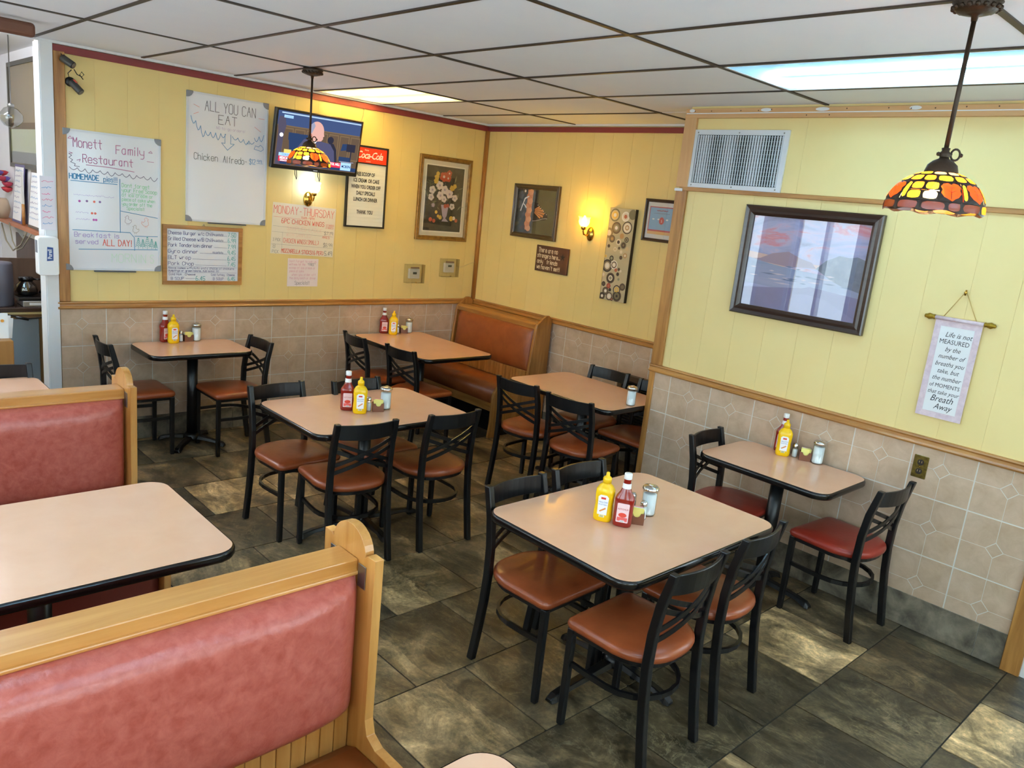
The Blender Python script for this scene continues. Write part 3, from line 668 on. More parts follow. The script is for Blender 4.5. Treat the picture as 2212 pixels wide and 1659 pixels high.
# corner bench booth, along the right wall facing -x
t = T('corner_bench', 'rust vinyl corner bench in oak frame against both walls', 'booth', (XA - .012, -.005, 0)); OX = 0
def bench_panel(y0, y1, nm):
    pts = [(-.02, 0), (-.02, 1.02), (-.06, 1.055), (-.10, 1.055), (-.135, 1.03), (-.175, .995), (-.20, .975), (-.215, .93), (-.262, .46), (-.55, .46), (-.60, .445), (-.635, .40), (-.645, .35), (-.645, .13), (-.66, .0), (-.58, 0), (-.575, .10), (-.30, .10), (-.29, 0)]
    MB().prism([(a, b) for a, b in pts][::-1], -y0, -y1, 'xz').obj(nm, OAKZ, t, bevel=.004)
# prism 'xz' pushes along -y
bench_panel(0, .026, 'end_panel'); bench_panel(1.10, 1.126, 'end_panel')
MB().box(-.59, -.35, -.0, .002, .14, .36).obj('inset_panel', HONEYZ, t, loc=(0, -.002, 0), bevel=.004)
o = MB().box(-.235, -.02, .026, 1.10, .0, .46).box(-.16, -.02, .026, 1.10, .46, .985).obj('core', OAKY, t)
def slope(z): return -.20 - .05 * (1 - (z - .46) / .5)
MB().loops([[(slope(.93) - .002, y, .935), (slope(.93) + .04, y, .93), (slope(.93) + .04, y, .99), (-.175, y, .995), (slope(.93) - .002, y, .972)] for y in (.026, 1.10)], 0, False).obj('cap_rail', OAKY, t, bevel=.002)
bc = cushion(1.05, .40, .055, 24, 12, 6).obj('back_cushion', BOOTHC, t, loc=(-.200, .563, .742)); bc.rotation_euler = (-.09, 0, -PI / 2)
x = .03
mb = MB()
while x < 1.09: mb.box(-.256, -.24, x, x + .041, .44, .56); x += .043
mb.obj('beadboard', OAKZ, t, bevel=.001)
L = [[(a, y, b) for a, b in ((-.22, .32), (-.22, .43), (-.30, .445), (-.50, .455), (-.59, .44), (-.62, .40), (-.622, .30))] for y in (.027, 1.098)]
MB().loops(L).obj('seat_cushion', BOOTHC, t)
MB().box(-.605, -.235, .027, 1.098, .22, .30).obj('seat_rail', OAKY, t, bevel=.002); MB().box(-.50, -.235, .027, 1.098, 0, .22).obj('kick_board', BLACKE, t)
# ------------------------------------------------------------------ condiments
def label_patch(mb, w, h, z0, r, ry, mi): pass
def make_ketchup():
    t = T('ketchup_bottle', 'x', 'bottle')
    pr = [(.030, 0), (.0385, .006), (.040, .02), (.0395, .095), (.041, .118), (.037, .130), (.024, .150), (.0165, .170), (.0145, .185), (.0142, .207)]
    MB().lathe(pr, 24, sx=1, sy=.66, pw=.62, caps=(True, False)).obj('body', KETCH, t)
    MB().lathe([(.0155, 0), (.0165, .001), (.0165, .022), (.0145, .025), (0.001, .0255)], 18, (0, 0, .205)).obj('cap', WHITEP, t)
    MB().lathe([(.0185, .166), (.0172, .188)], 18, caps=(False, False)).obj('neck_label', PAPERW, t)
    for s in (-1, 1):
        lb = MB(); P = rrect(.050, .082, .004, 3, 0, .065); lb.flat(P, .0008, 0); lb.flat([(-.021, .030), (.021, .030), (.021, .046), (-.021, .046)], .0012, 1); lb.disc(0, .056, .017, .0014, 2, 14, .010); lb.flat([(-.008, .026), (.010, .026), (.010, .034), (-.008, .034)], .0016, 3)
        for k in range(5): lb.flat([(-.006 + k * .003, .027), (-.0048 + k * .003, .027), (-.0048 + k * .003, .033), (-.006 + k * .003, .033)], .0019, 4)
        lo = lb.obj('label', [mat('label_pink', 'e8c6c8', .4), ink('e0605c'), ink('d8432f'), PAPERW, ink('222222')], t, loc=(0, s * -.0270 if s > 0 else .0270, 0)); lo.rotation_euler = (0, 0, 0 if s > 0 else PI)
        typ('lettering', 'KETCHUP', lo, 0, .078, .0098, ink('b03030'), .0016)
    return t
def make_mustard():
    K_ = 1.15
    t = T('mustard_bottle', 'x', 'bottle')
    pr = [(.029, 0), (.034, .005), (.0355, .02), (.033, .065), (.0355, .105), (.0345, .122), (.026, .137), (.016, .145), (.0145, .150)]
    MB().lathe(pr, 24, sx=1, sy=.70, pw=.68, caps=(True, False)).obj('body', MUST, t)
    MB().lathe([(.0165, .148), (.0165, .166), (.013, .171), (.0075, .175), (.0065, .188), (.004, .190), (.0005, .1905)], 18).obj('cap', MUST, t)
    for s in (-1, 1):
        lb = MB(); lb.flat([(-.0175, .030), (.0175, .030), (.0195, .098), (.012, .106), (-.012, .106), (-.0195, .098)], .0008, 0); lb.flat([(-.009, .090), (.009, .090), (.009, .098), (-.009, .098)], .0012, 1)
        lb.flat([(-.012, .044), (-.008, .040), (.013, .054), (.011, .060)], .0014, 2); lb.flat([(-.010, .020), (.010, .020), (.010, .029), (-.010, .029)], .0014, 3)
        for k in range(5): lb.flat([(-.007 + k * .003, .021), (-.0058 + k * .003, .021), (-.0058 + k * .003, .028), (-.007 + k * .003, .028)], .0017, 5)
        lo = lb.obj('label', [PAPERW, ink('d23b2c'), ink('d98a4a'), mat('label_cream', 'efe3b0', .4), ink('2f5d9c'), ink('222222')], t, loc=(0, s * -.0252, 0)); lo.rotation_euler = (0, 0, 0 if s > 0 else PI)
        typ('lettering', 'YELLOW', lo, 0, .076, .0088, ink('2f5d9c'), .0016); typ('lettering', 'MUSTARD', lo, 0, .067, .0070, ink('2f5d9c'), .0016)
    for c_ in t.children: c_.scale = (1.12, 1.12, 1.12); c_.location = c_.location * 1.12
    return t
def make_sugar():
    t = T('sugar_dispenser', 'x', 'sugar jar'); n = 48; L = []
    for r, z in ((.029, 0), (.0315, .003), (.0335, .012), (.031, .016), (.0315, .112), (.0335, .118)):
        fl_ = .0009 if .014 < z < .114 else 0
        L.append([((r + (fl_ if i % 4 < 2 else -fl_)) * math.cos(2 * PI * i / n), (r + (fl_ if i % 4 < 2 else -fl_)) * math.sin(2 * PI * i / n), z) for i in range(n)])
    MB().loops(L, 0, True, True, False).obj('jar', GLS, t)
    MB().lathe([(.026, .004), (.0293, .010), (.0293, .096), (.02, .099), (.001, .1)], 24).obj('sugar', mat('sugar', 'f2f3f6', .8), t)
    MB().lathe([(.036, .114), (.0365, .120), (.0355, .124), (.030, .131), (.016, .134), (.001, .135)], 28).obj('lid', CHROME, t)
    MB().box(-.006, .012, -.009, .009, .134, .1375).obj('flap', CHROME, t, bevel=.001)
    return t
def make_shaker(pepper):
    t = T('pepper_shaker' if pepper else 'salt_shaker', 'x', 'shaker')
    MB().lathe([(.015, 0), (.0172, .003), (.0165, .055), (.014, .062)], 8, sm=False, caps=(True, False)).obj('jar', GLS, t)
    MB().lathe([(.013, .003), (.0148, .006), (.0142, .046), (.001, .048)], 12).obj('pepper' if pepper else 'salt', mat('pepper', '4a4038', .9) if pepper else mat('salt', 'eeeef0', .9), t)
    MB().lathe([(.0150, .060), (.0155, .064), (.0150, .074), (.010, .082), (.001, .084)], 16).obj('cap', CHROME, t)
    return t
def make_caddy():
    t = T('packet_caddy', 'x', 'packet holder'); m = mat('brown_plastic', '7a4a33', .35); w, d, h, th = .031, .024, .050, .0022
    for s in (-1, 1):
        p = [(-w, 0), (w, 0), (w, h), (w * .55, h), (w * .40, h - .012), (w * .15, h - .017), (-w * .15, h - .017), (-w * .40, h - .012), (-w * .55, h), (-w, h)]
        MB().prism(p, s * d - th / 2 if s < 0 else s * d - th / 2, s * d + th / 2, 'xz').obj('side', m, t)
        MB().box(s * w - th / 2, s * w + th / 2, -d + .001, d - .001, 0, h).obj('side', m, t)
    MB().box(-w, w, -d, d, 0, .002).obj('bottom', m, t)
    return t
PKC = [mat('packet_' + c, c, .5) for c in ('e9dd7c', 'f0efe9', 'e39aa0')]
def make_packet(m): return MB().box(-.024, .024, -.0011, .0011, 0, .062).obj('sweetener_packet', m, bevel=.0008)
P_K, P_M, P_S, P_C = make_ketchup(), make_mustard(), make_sugar(), make_caddy(); P_SA, P_P = make_shaker(False), make_shaker(True); P_PK = [make_packet(m) for m in PKC]
used = set()
def place(proto, x, y, deg, label, group, z=TH):
    o = proto if proto.name not in used else ctree(proto); used.add(proto.name)
    o.location = (x, y, z); o.rotation_euler = (0, 0, math.radians(deg)); tag(o, label, None, group); return o
used_p = set()
def caddy_set(x, y, deg, where):
    place(P_C, x, y, deg, 'small brown plastic packet holder on ' + where, 'sweetener packet holders'); a = math.radians(deg)
    for k in range(7):
        i = (0, 0, 0, 0, 1, 0, 2)[k]; p = P_PK[i]; dy = -.018 + k * .006; dx = random.uniform(-.003, .003)
        o = p if p.name not in used_p else p.copy(); 
        if p.name in used_p: COL.objects.link(o)
        used_p.add(p.name)
        o.location = (x + dx * math.cos(a) - dy * math.sin(a), y + dx * math.sin(a) + dy * math.cos(a), TH + .0035 + random.uniform(0, .004))
        o.rotation_euler = (random.uniform(-.10, .10), random.uniform(-.10, .10), a)
        tag(o, ('pale yellow ', 'white ', 'pink ')[i] + 'sweetener packet standing in the brown holder on ' + where, 'packet', 'sweetener packets on ' + where)
SETS = [
 ('the small table under the whiteboards', (.785, 1.092, 10), (.823, 1.035, 0), (.894, 1.080, None), (.949, 1.085, 0), (1.011, 1.085)),
 ('the corner booth table', (2.675, 1.060, -20), (2.727, .988, -30), (2.815, 1.045, None), (2.872, 1.030, -20), (2.935, 1.040)),
 ('the middle square table', (1.066, -.985, -30), (1.097, -1.070, -30), (1.171, -1.047, None), (1.219, -1.070, -25), (1.288, -1.045)),
 ('the nearest square table', (1.205, -2.915, -58), (1.178, -2.832, -62), (1.342, -2.915, (1.378, -2.828)), (1.285, -2.925, -50), (1.405, -2.895)),
 ('the narrow table under the scroll', (2.942, -2.690, -75), (2.878, -2.735, -62), (2.920, -2.788, None), (2.922, -2.850, -60), (2.935, -2.918))]
for where, k, m, s, c, g in SETS:
    place(P_K, k[0], k[1], k[2], 'red ketchup bottle with white cap on ' + where, 'ketchup bottles')
    place(P_M, m[0], m[1], m[2], 'yellow squeeze mustard bottle on ' + where, 'mustard bottles')
    place(P_SA, s[0], s[1], 0, 'glass salt shaker with chrome cap on ' + where, 'salt shakers')
    if s[2]: place(P_P, s[2][0], s[2][1], 0, 'dark pepper shaker with chrome cap on ' + where, 'pepper shakers')
    caddy_set(c[0], c[1], c[2], where)
    place(P_S, g[0], g[1], 0, 'glass sugar jar with chrome lid on ' + where, 'sugar jars')
place(P_S, 2.90, -1.60, 0, 'lone glass sugar jar at the end of the rear right table beside the wall corner', 'sugar jars')
# ------------------------------------------------------------------ pendant lamps with stained glass shades
BULB = emit('warm_bulb', 'ffd9a0', BULB_S)
GC = {'r': transl('pane_red', 'ff3c0c', .2, .05, GLOW), 'o': transl('pane_orange', 'ff8526', .2, .05, GLOW), 'y': transl('pane_yellow', 'ffc928', .2, .05, GLOW * 1.2), 'w': transl('pane_cream', 'ffeaa0', .2, .2, GLOW * 2.2), 'b': transl('pane_brown', '4e2410', .25, .0, GLOW * .2), 'p': transl('pane_peach', 'f4a878', .2, .05, GLOW)}  # panes emit a little themselves, imitating the bulb shining through
def pendant(label, x, y):
    t = T('pendant_lamp', label, 'pendant lamp', (x, y, 0), 0, 'stained glass pendant lamps')
    m = MB().lathe([(.0, H - .001), (.058, H - .001), (.066, H - .010), (.060, H - .018), (.062, H - .024), (.050, H - .036), (.030, H - .042), (.010, H - .046), (.008, H - .06), (.001, H - .061)][::-1], 28)
    for k in range(18): a = k * PI / 9; m.lathe([(.001, -.007), (.007, -.004), (.008, 0), (.007, .004), (.001, .007)], 6, (.060 * math.cos(a), .060 * math.sin(a), H - .026))
    m.obj('canopy', BRONZE, t)
    MB().tube([(0, 0, H - .055), (0, 0, 2.262)], .0068, n=10).obj('rod', BRONZE, t)
    m = MB().lathe([(.004, 2.272), (.012, 2.270), (.010, 2.262), (.016, 2.256), (.017, 2.250), (.012, 2.244), (.013, 2.238), (.006, 2.232)][::-1], 14)
    m.tube([(.018 - .0 + .014 + .014 * math.cos(a), 0, 2.254 + .016 * math.sin(a)) for a in [k * PI / 7 for k in range(14)]], .0032, n=6, closed=True, up=(0, 1, 0)); m.tube([(.008, 0, 2.254), (.02, 0, 2.254)], .005, n=6)
    m.lathe([(.001, -.006), (.005, -.003), (.005, .003), (.001, .006)], 6, (.050, 0, 2.254)); m.lathe([(.001, -.006), (.006, -.003), (.006, .003), (.001, .006)], 6, (-.020, 0, 2.252)); k_ = m.obj('key_switch', BRONZE, t)
    MB().lathe([(.047, 2.192), (.046, 2.202), (.040, 2.222), (.028, 2.233), (.014, 2.240), (.012, 2.246), (.001, 2.247)], 24, caps=(False, False)).obj('fitter', BRONZE, t)
    R = .137; HH = .118; Z0 = 2.088
    def S(a, th, off=0):
        r = R * math.cos(a) + off; return (r * math.cos(th), r * math.sin(th), Z0 + (HH * math.sin(a)) + off * math.sin(a) * .8)
    lead = MB(); panes = []
    amax = math.radians(69); rr = random.Random(11)
    rows = [(-.02, .17, 13, 's'), (.19, .60, 9, 'L'), (.62, .82, 13, 'm'), (.84, 1.0, 12, 'm')]
    for a0, a1, n, kd in rows:
        cuts = [2 * PI * i / n + (PI / n if kd == 'm' else 0) + (rr.uniform(-.3, .3) * 2 * PI / n if kd != 'L' else rr.uniform(-.1, .1) * 2 * PI / n) for i in range(n)]
        for i in range(n):
            th0 = cuts[i]; w = (cuts[i + 1] if i < n - 1 else cuts[0] + 2 * PI) - th0; cells = []
            if kd == 'L':
                if i % 3 == 2: cells = [(a0, (a0 + a1) / 2 - .01, th0, th0 + w * .5, 'y'), (a0, (a0 + a1) / 2 - .01, th0 + w * .5, th0 + w, 'w'), ((a0 + a1) / 2, a1, th0, th0 + w * .5, 'o'), ((a0 + a1) / 2, a1, th0 + w * .5, th0 + w, 'y')]
                else: cells = [(a0, a1, th0, th0 + w * .80, 'r'), (a0, a1, th0 + w * .82, th0 + w, 'o' if i % 2 else 'y')]
            else: cells = [(a0, a1, th0, th0 + w, rr.choice('bobbpbo' if kd == 's' else 'ooypyo'))]
            for c0, c1, t0, t1, col in cells:
                out = []; K = 4
                cs = [(c0, t0), (c0, t1), (c1, t1), (c1, t0)]
                for q in range(4):
                    (p0, q0), (p1, q1) = cs[q], cs[(q + 1) % 4]
                    for k in range(K): f = k / K; out.append((p0 + (p1 - p0) * f, q0 + (q1 - q0) * f, k))
                ca, ct = (c0 + c1) / 2, (t0 + t1) / 2; inn = []
                LEAF = [(-.62, -.66), (-.3, -.84), (.05, -1.06), (.3, -.82), (.62, -.64), (.90, -.22), (.80, .12), (.97, .46), (.74, .82), (.32, .94), (.04, .74), (-.30, .95), (-.72, .84), (-.97, .46), (-.80, .12), (-.90, -.24)]
                if col == 'r':
                    dv = rr.uniform(-.18, .18)
                    for (lx, lz) in LEAF: inn.append((ca + lz * (c1 - c0) / 2 * .96, ct + (lx + dv * lz) * (t1 - t0) / 2 * .94))
                for a, h_, k in (out if col != 'r' else []):
                    s = .70 if k == 0 else (.80 if k in (1, 3) else .84); s += rr.uniform(-.03, .03)
                    if col == 'r' and a == c1: s *= .92
                    inn.append((ca + (a - ca) * s, ct + (h_ - ct) * s))
                wav = lambda a, h_: a if a > .0 else a + .03 * math.sin(h_ * 9)
                O = [S(wav(a, h_) * amax, h_) for a, h_, _ in out]; I = [S(a * amax, h_, .0015) for a, h_ in inn]; n_ = len(O)
                lead.add(O + I, [(k, (k + 1) % n_, n_ + (k + 1) % n_, n_ + k) for k in range(n_)], 0, False)
                panes.append((I, col))
                if col == 'r':
                    v_ = [S((ca + f * (c1 - c0) * .44) * amax, ct + g_, .0032) for f, g_ in ((-.95, -.008), (.7, -.004), (.7, .004), (-.95, .008))]; lead.add(v_, [(0, 1, 2, 3)], 0, False)
                    for f in (-.2, .25):
                        for sg in (-1, 1): lead.add([S((ca + (f) * (c1 - c0) * .5) * amax, ct, .0033), S((ca + (f + .06) * (c1 - c0) * .5) * amax, ct, .0033), S((ca + (f + .42) * (c1 - c0) * .5) * amax, ct + sg * (t1 - t0) * .30, .0033)], [(0, 1, 2)], 0, False)
    # lead closes the small gaps between rows
    for a in (.18, .61, .83):
        lead.loops([[S((a + d) * amax, 2 * PI * k / 40) for k in range(40)] for d in (-.014, .014)], 0, False, False, False)
    sh = lead.obj('shade', mat('lead_came', '2e2016', .45, .3), t)
    for I, col in panes:
        c = [sum(p[q] for p in I) / len(I) for q in range(3)]; c2 = (c[0] * 1.012, c[1] * 1.012, c[2]); MB().add(I + [c2], [(k, (k + 1) % len(I), len(I)) for k in range(len(I))], 0, True).obj('glass_pane', GC[col], sh)
    MB().lathe([(.001, -.042), (.014, -.036), (.022, -.022), (.024, -.008), (.018, .008), (.010, .022), (.010, .034)], 16, (0, 0, 2.145)).obj('bulb', BULB, t)
    MB().lathe([(.016, 2.175), (.016, 2.2)], 12).obj('socket', BRONZE, t)
    return t
pl = pendant('small distant stained glass pendant lamp hanging in front of the television', 1.295, 0)
o = ctree(pl); o.location = (1.275, -3.83, 0); o.rotation_euler = (0, 0, -.70); tag(o, 'large near stained glass pendant lamp with orange leaf panes at the upper right')
# =================================================================== THINGS ON THE WALLS
PB = .0026     # face of the wall panelling
def on_back(name, label, cat, x, z, group=None, w=PB): return T(name, label, cat, (x, YB - w, z), 0, group)
def on_right(name, label, cat, y, z, group=None, w=PB): return T(name, label, cat, (XA - w, y, z), -PI / 2, group)
def on_near(name, label, cat, y, z, group=None, w=PB): return T(name, label, cat, (XB - w, y, z), -PI / 2, group)
def frame_bars(t, w, h, fw, d, m, nm='frame', prof=True, lip=0):
    """mitred frame, centred, outer size w x h"""
    mb = MB(); P = [(w / 2, h / 2), (-w / 2, h / 2), (-w / 2, -h / 2), (w / 2, -h / 2)]
    sec = [(0, 0), (0, d * .8), (fw * .12, d), (fw * .45, d * .85), (fw * .7, d * .95), (fw * .85, d * .7), (fw, d * .55), (fw, 0)] if prof else [(0, 0), (0, d), (fw, d), (fw, 0)]
    L = [[((abs(x) - i) * (1 if x > 0 else -1), -dd, (abs(z) - i) * (1 if z > 0 else -1)) for i, dd in sec] for x, z in P]; L.append(L[0])
    n = len(sec); v = [p for l in L for p in l]; f = [(k * n + i, (k + 1) * n + i, (k + 1) * n + i + 1, k * n + i + 1) for k in range(4) for i in range(n - 1)]
    mb.add(v, f, 0); return mb.obj(nm, m, t)
def whiteboard(t, w, h, tray_w):
    MB().box(-w / 2 + .008, w / 2 - .008, -.009, -.002, -h / 2 + .008, h / 2 - .008).obj('board', BOARDW, t)
    frame_bars(t, w, h, .014, .014, ALU, prof=False)
    for sx in (-1, 1):
        for sz in (-1, 1):
            P = [(0, 0), (-.034, 0)] + [(-.034 + .034 * (1 - math.cos(a)), -.034 * math.sin(a)) for a in (.35, .7, 1.05, 1.4)] + [(0, -.034)]
            P = [(.001, .001), (-.044, .001), (-.044, -.010), (-.034, -.028), (-.018, -.040), (.001, -.044)]
            q = [(sx * (w / 2 + a), sz * (h / 2 + b)) for a, b in P]; q = q if sx * sz > 0 else q[::-1]
            MB().prism(q, .001, .017, 'xz').obj('corner_cap', GREYC, t, bevel=.002)
    MB().box(-tray_w * .5, tray_w * .5, -.030, -.008, -h / 2 - .010, -h / 2 - .002).obj('marker_tray', mat('dark_tray', '55585e', .5), t, bevel=.002)
def pen(t, items, m, nm='lettering'):
    mb = MB()
    for it in items:
        if it[0] == 's': mb.stroke(it[1], it[2], .0102)
        else: _, txt, u0, u1, v, h, wd = it[:7]; handfit(mb, txt, u0, u1, v, h, wd, 0, .0102, .03, it[7] if len(it) > 7 else 0)
    return mb.obj(nm, m, t)
def scallop(x0, x1, z, n, a, dz=0):
    P = []
    for k in range(n):
        for j in range(5): f = j / 4; P.append((x0 + (x1 - x0) * (k + f) / n, z + dz * (k + f) / n - a * math.sin(PI * f) * (.7 + .5 * ((k * 7) % 3) / 2)))
    return P
# --- tall whiteboard with the restaurant's name
MG, BLU, GRN, BLK, REDI, TEAL = ink('b0608e'), ink('4b8dba'), ink('86d09c'), ink('645c78'), ink('e0604f'), ink('46a7a3')
t = on_back('whiteboard', 'whiteboard lettered Monett Family Restaurant at the left end of the back wall', 'whiteboard', .457, 1.707, 'whiteboards on the back wall'); whiteboard(t, .612, .915, .27)
pen(t, [('h', 'Monett', -.245, -.065, .345, .060, .0042), ('h', 'Family', .015, .205, .330, .055, .0042), ('h', 'Restaurant', -.19, .13, .252, .052, .0042), ('s', [(-.17, .238), (-.03, .236), (.13, .222)], .004),
        ('s', [(-.275, .395), (-.262, .41), (-.250, .395), (-.275, .395)], .003), ('s', [(.225, .36), (.24, .372), (.25, .36), (.225, .36)], .003), ('s', [(.215, .30), (.26, .30)], .003), ('s', [(-.27, .31), (-.25, .305), (-.27, .30)], .003), ('s', [(-.225, .262), (-.205, .27), (-.21, .255)], .003)], MG)
pen(t, [('s', scallop(-.27, .285, .215, 12, .022, -.02), .0035), ('s', [(-.272, .30), (-.255, .29), (-.272, .275), (-.25, .262), (-.262, .248), (-.235, .238), (-.24, .225), (-.21, .222)], .0035)], BLK)
pen(t, [('h', 'HOMEMADE', -.272, -.088, .142, .033, .006), ('h', 'pies!!!', -.065, .025, .140, .034, .0038), ('s', [(-.265, .130), (.02, .128)], .0045), ('s', [(.037, .165), (.037, -.195)], .0045), ('s', [(.04, -.048), (.285, -.082)], .004),
        ('s', [(-.26, -.190), (.10, -.192)], .0045), ('s', [(.10, -.192), (.128, -.225), (.130, -.315)], .004), ('s', [(.13, -.215), (.285, -.212)], .004), ('s', [(-.225, -.318), (.285, -.305)], .0045)], BLU)
pen(t, [('h', 'Dont forget', .05, .235, .115, .026, .0026), ('h', 'your Free Scoop', .05, .285, .083, .026, .0026), ('s', [(.11, .075), (.20, .074)], .002), ('h', 'of ice cream or', .05, .26, .052, .023, .0024), ('h', 'piece of cake when', .05, .27, .022, .022, .0024), ('h', 'you order off the', .05, .25, -.008, .022, .0024), ('h', 'Specials!!', .08, .20, -.037, .022, .0024),], GRN)
pen(t, [('h', 'MORNIN', -.02, .215, -.40, .058, .0026), ('h', 'S', .235, .265, -.40, .058, .0026)], ink('bfe3c6'))
pen(t, [('h', 'Breakfast is', -.25, .035, -.235, .030, .0034), ('h', 'served', -.245, -.10, -.280, .030, .0034), ('s', scrib(-.25, -.0, .035, .010), .0014), ('s', scrib(-.24, -.16, -.078, .010), .0014), ('s', scrib(-.24, -.15, -.122, .010), .0014)], ink('a58cc8'))
pen(t, [('h', 'ALL DAY!', -.075, .118, -.288, .042, .0045)], REDI)
mb = MB()
for x, z, c in ((-.215, .0, 0), (-.17, .003, 1), (-.125, .002, 2), (-.09, .003, 1), (-.14, -.075, 2), (-.12, -.075, 2), (-.13, -.118, 0), (-.115, -.118, 0)): mb.disc(x, z, .008, .0102, c, 8)
mb.obj('drawn_dots', [ink('c45cae'), ink('8f6fa6'), ink('e8705c')], t)
def hen(x, z, s, fl=1): return [('s', [(x + fl * a * s, z + b * s) for a, b in ((-.3, .9), (-.1, 1.1), (.15, 1.0), (.2, .7), (.1, .5), (.45, .2), (.7, .35), (.75, .0), (.4, -.4), (-.1, -.5), (-.5, -.2), (-.45, .3), (-.3, .6), (-.5, .75), (-.3, .9))], .0022), ('s', [(x - .1 * s, z - .5 * s), (x - .1 * s, z - .75 * s)], .002), ('s', [(x + .2 * s, z - .5 * s), (x + .2 * s, z - .75 * s)], .002)]
pen(t, hen(.085, -.115, .035), ink('a9969f'), 'drawn_hen'); pen(t, hen(.205, -.125, .038, -1), ink('e59a8c'), 'drawn_hen'); pen(t, hen(.135, -.175, .033), ink('a59a88'), 'drawn_hen')
tr = []
for x, z, s in ((.155, -.26, .030), (.185, -.265, .026), (.215, -.255, .034), (.245, -.262, .028), (.272, -.272, .022)):
    for k in range(5): w = s * (.2 + .16 * k) * .8; zz = z + s * (1 - .42 * k); tr.append(('s', [(x - w, zz - .006), (x - w * .4, zz + .004), (x, zz - .004), (x + w * .4, zz + .004), (x + w, zz - .006)], .0028))
    tr.append(('s', [(x, z - s * .9), (x, z - s * 1.4)], .0022))
pen(t, tr, TEAL, 'drawn_trees')
# --- higher whiteboard
t = on_back('whiteboard', 'higher whiteboard lettered ALL YOU CAN EAT beside the television', 'whiteboard', 1.245, 2.073, 'whiteboards on the back wall'); whiteboard(t, .61, .905, .29)
DG = ink('55555c')
pen(t, [('h', 'ALL YOU CAN', -.175, .215, .335, .068, .0036), ('h', 'EAT', -.075, .075, .255, .062, .0036)], DG)
pen(t, [('h', 'NO to-go orders!', -.09, .13, .218, .018, .0016)], ink('b9a8cc'))
pen(t, [('s', scallop(-.275, -.17, .285, 3, .05, -.09), .0045), ('s', scallop(-.17, -.02, .19, 4, .040, .0), .0045), ('s', scallop(.03, .20, .18, 4, .028, -.02), .0045), ('s', scallop(.20, .275, .19, 2, .045, .03), .0045), ('s', [(-.025, .19), (-.025, .125), (-.050, .125), (-.005, .078), (.045, .125), (.018, .125), (.018, .19)], .0045),
        ('s', [(.14, .145), (.155, .155), (.165, .142), (.14, .145)], .003), ('s', [(.20, .11), (.21, .135), (.235, .13), (.25, .145), (.27, .13), (.275, .115), (.255, .10), (.23, .105), (.20, .11)], .0035), ('h', '$12', .165, .218, -.002, .036, .0040), ('h', '99', .227, .268, .012, .022, .0034), ('s', [(.225, .007), (.272, .009)], .0026)], ink('6d9cc6'))
pen(t, [('h', 'Chicken', -.25, -.07, -.012, .046, .0034), ('h', 'Alfredo-', -.035, .155, -.012, .046, .0034)], ink('4c5a58'))
pen(t, [('s', [(-.255, .365), (-.215, .35)], .0034), ('s', [(-.255, .30), (-.22, .315)], .0034), ('s', [(.23, .335), (.275, .335)], .0034), ('s', [(.20, .27), (.25, .24)], .0034)], ink('d99a97'))
# --- small framed price board
t = on_back('menu_board', 'small oak framed whiteboard listing dinners and prices under the larger boards', 'menu board', 1.072, 1.371)
MB().box(-.28, .28, -.008, -.002, -.20, .20).obj('board', BOARDW, t); frame_bars(t, .590, .432, .028, .020, OAK, prof=False).name = 'frame'
MB().box(-.05, .05, -.022, -.018, .185, .192).obj('clip', STEEL, t); MB().tube([(-.008, -.01, .216), (0, -.012, .232), (.008, -.01, .216)], .002, n=6).obj('hook', STEEL, t)
NB = ink('4a4c86'); rows = [('Cheese Burger w/c Chili', .148, '7.50', 'no potato'), ('Grilled Cheese w/B Chili', .105, '6.99', 'no potato'), ('Pork Tenderloin dinner', .060, '7.99', ''), ('Gyro dinner', .015, '9.45', 'no potato'), ('BLT wrap', -.030, '6.45', ''), ('Pork Chop', -.074, '7.45', '')]
A, Bq = [], []
for tx, z, pr_, nt_ in rows:
    wl = hwidth(tx, .025, .98); wl = min(wl, .33); A.append(('h', tx, -.256, -.256 + wl, z, .025, .0026)); A.append(('s', [(-.25 + wl, z + .003), (.178, z + .002)], .0016)); Bq.append(('h', pr_, .185, .25, z - .002, .030, .0032))
    if nt_: A.append(('h', nt_, .07, .15, z + .005, .015, .0018))
A += [('h', 'Above comes w/Potato and a choice of chickens', -.256, .24, -.101, .014, .0018), ('h', 'dumplings or green beans. Add salad .50', -.256, .12, -.121, .014, .0018), ('s', [(-.256, -.128), (.256, -.126)], .0014), ('s', [(-.256, -.084), (.256, -.086)], .0014),
      ('h', 'Cold Ham + Cheese', -.25, -.05, -.148, .015, .0018), ('h', 'Cold Turkey + Cheese', .06, .25, -.148, .015, .0018), ('h', 'B SOUP', -.235, -.14, -.182, .020, .0020), ('h', 'B SOUP', .075, .16, -.182, .020, .0020), ('s', [(-.13, -.172), (-.06, -.172)], .0016)]
pen(t, A, NB); pen(t, Bq + [('h', '6.45', -.055, .02, -.185, .030, .0032), ('h', '6.45', .19, .25, -.185, .028, .0032)], TEAL)
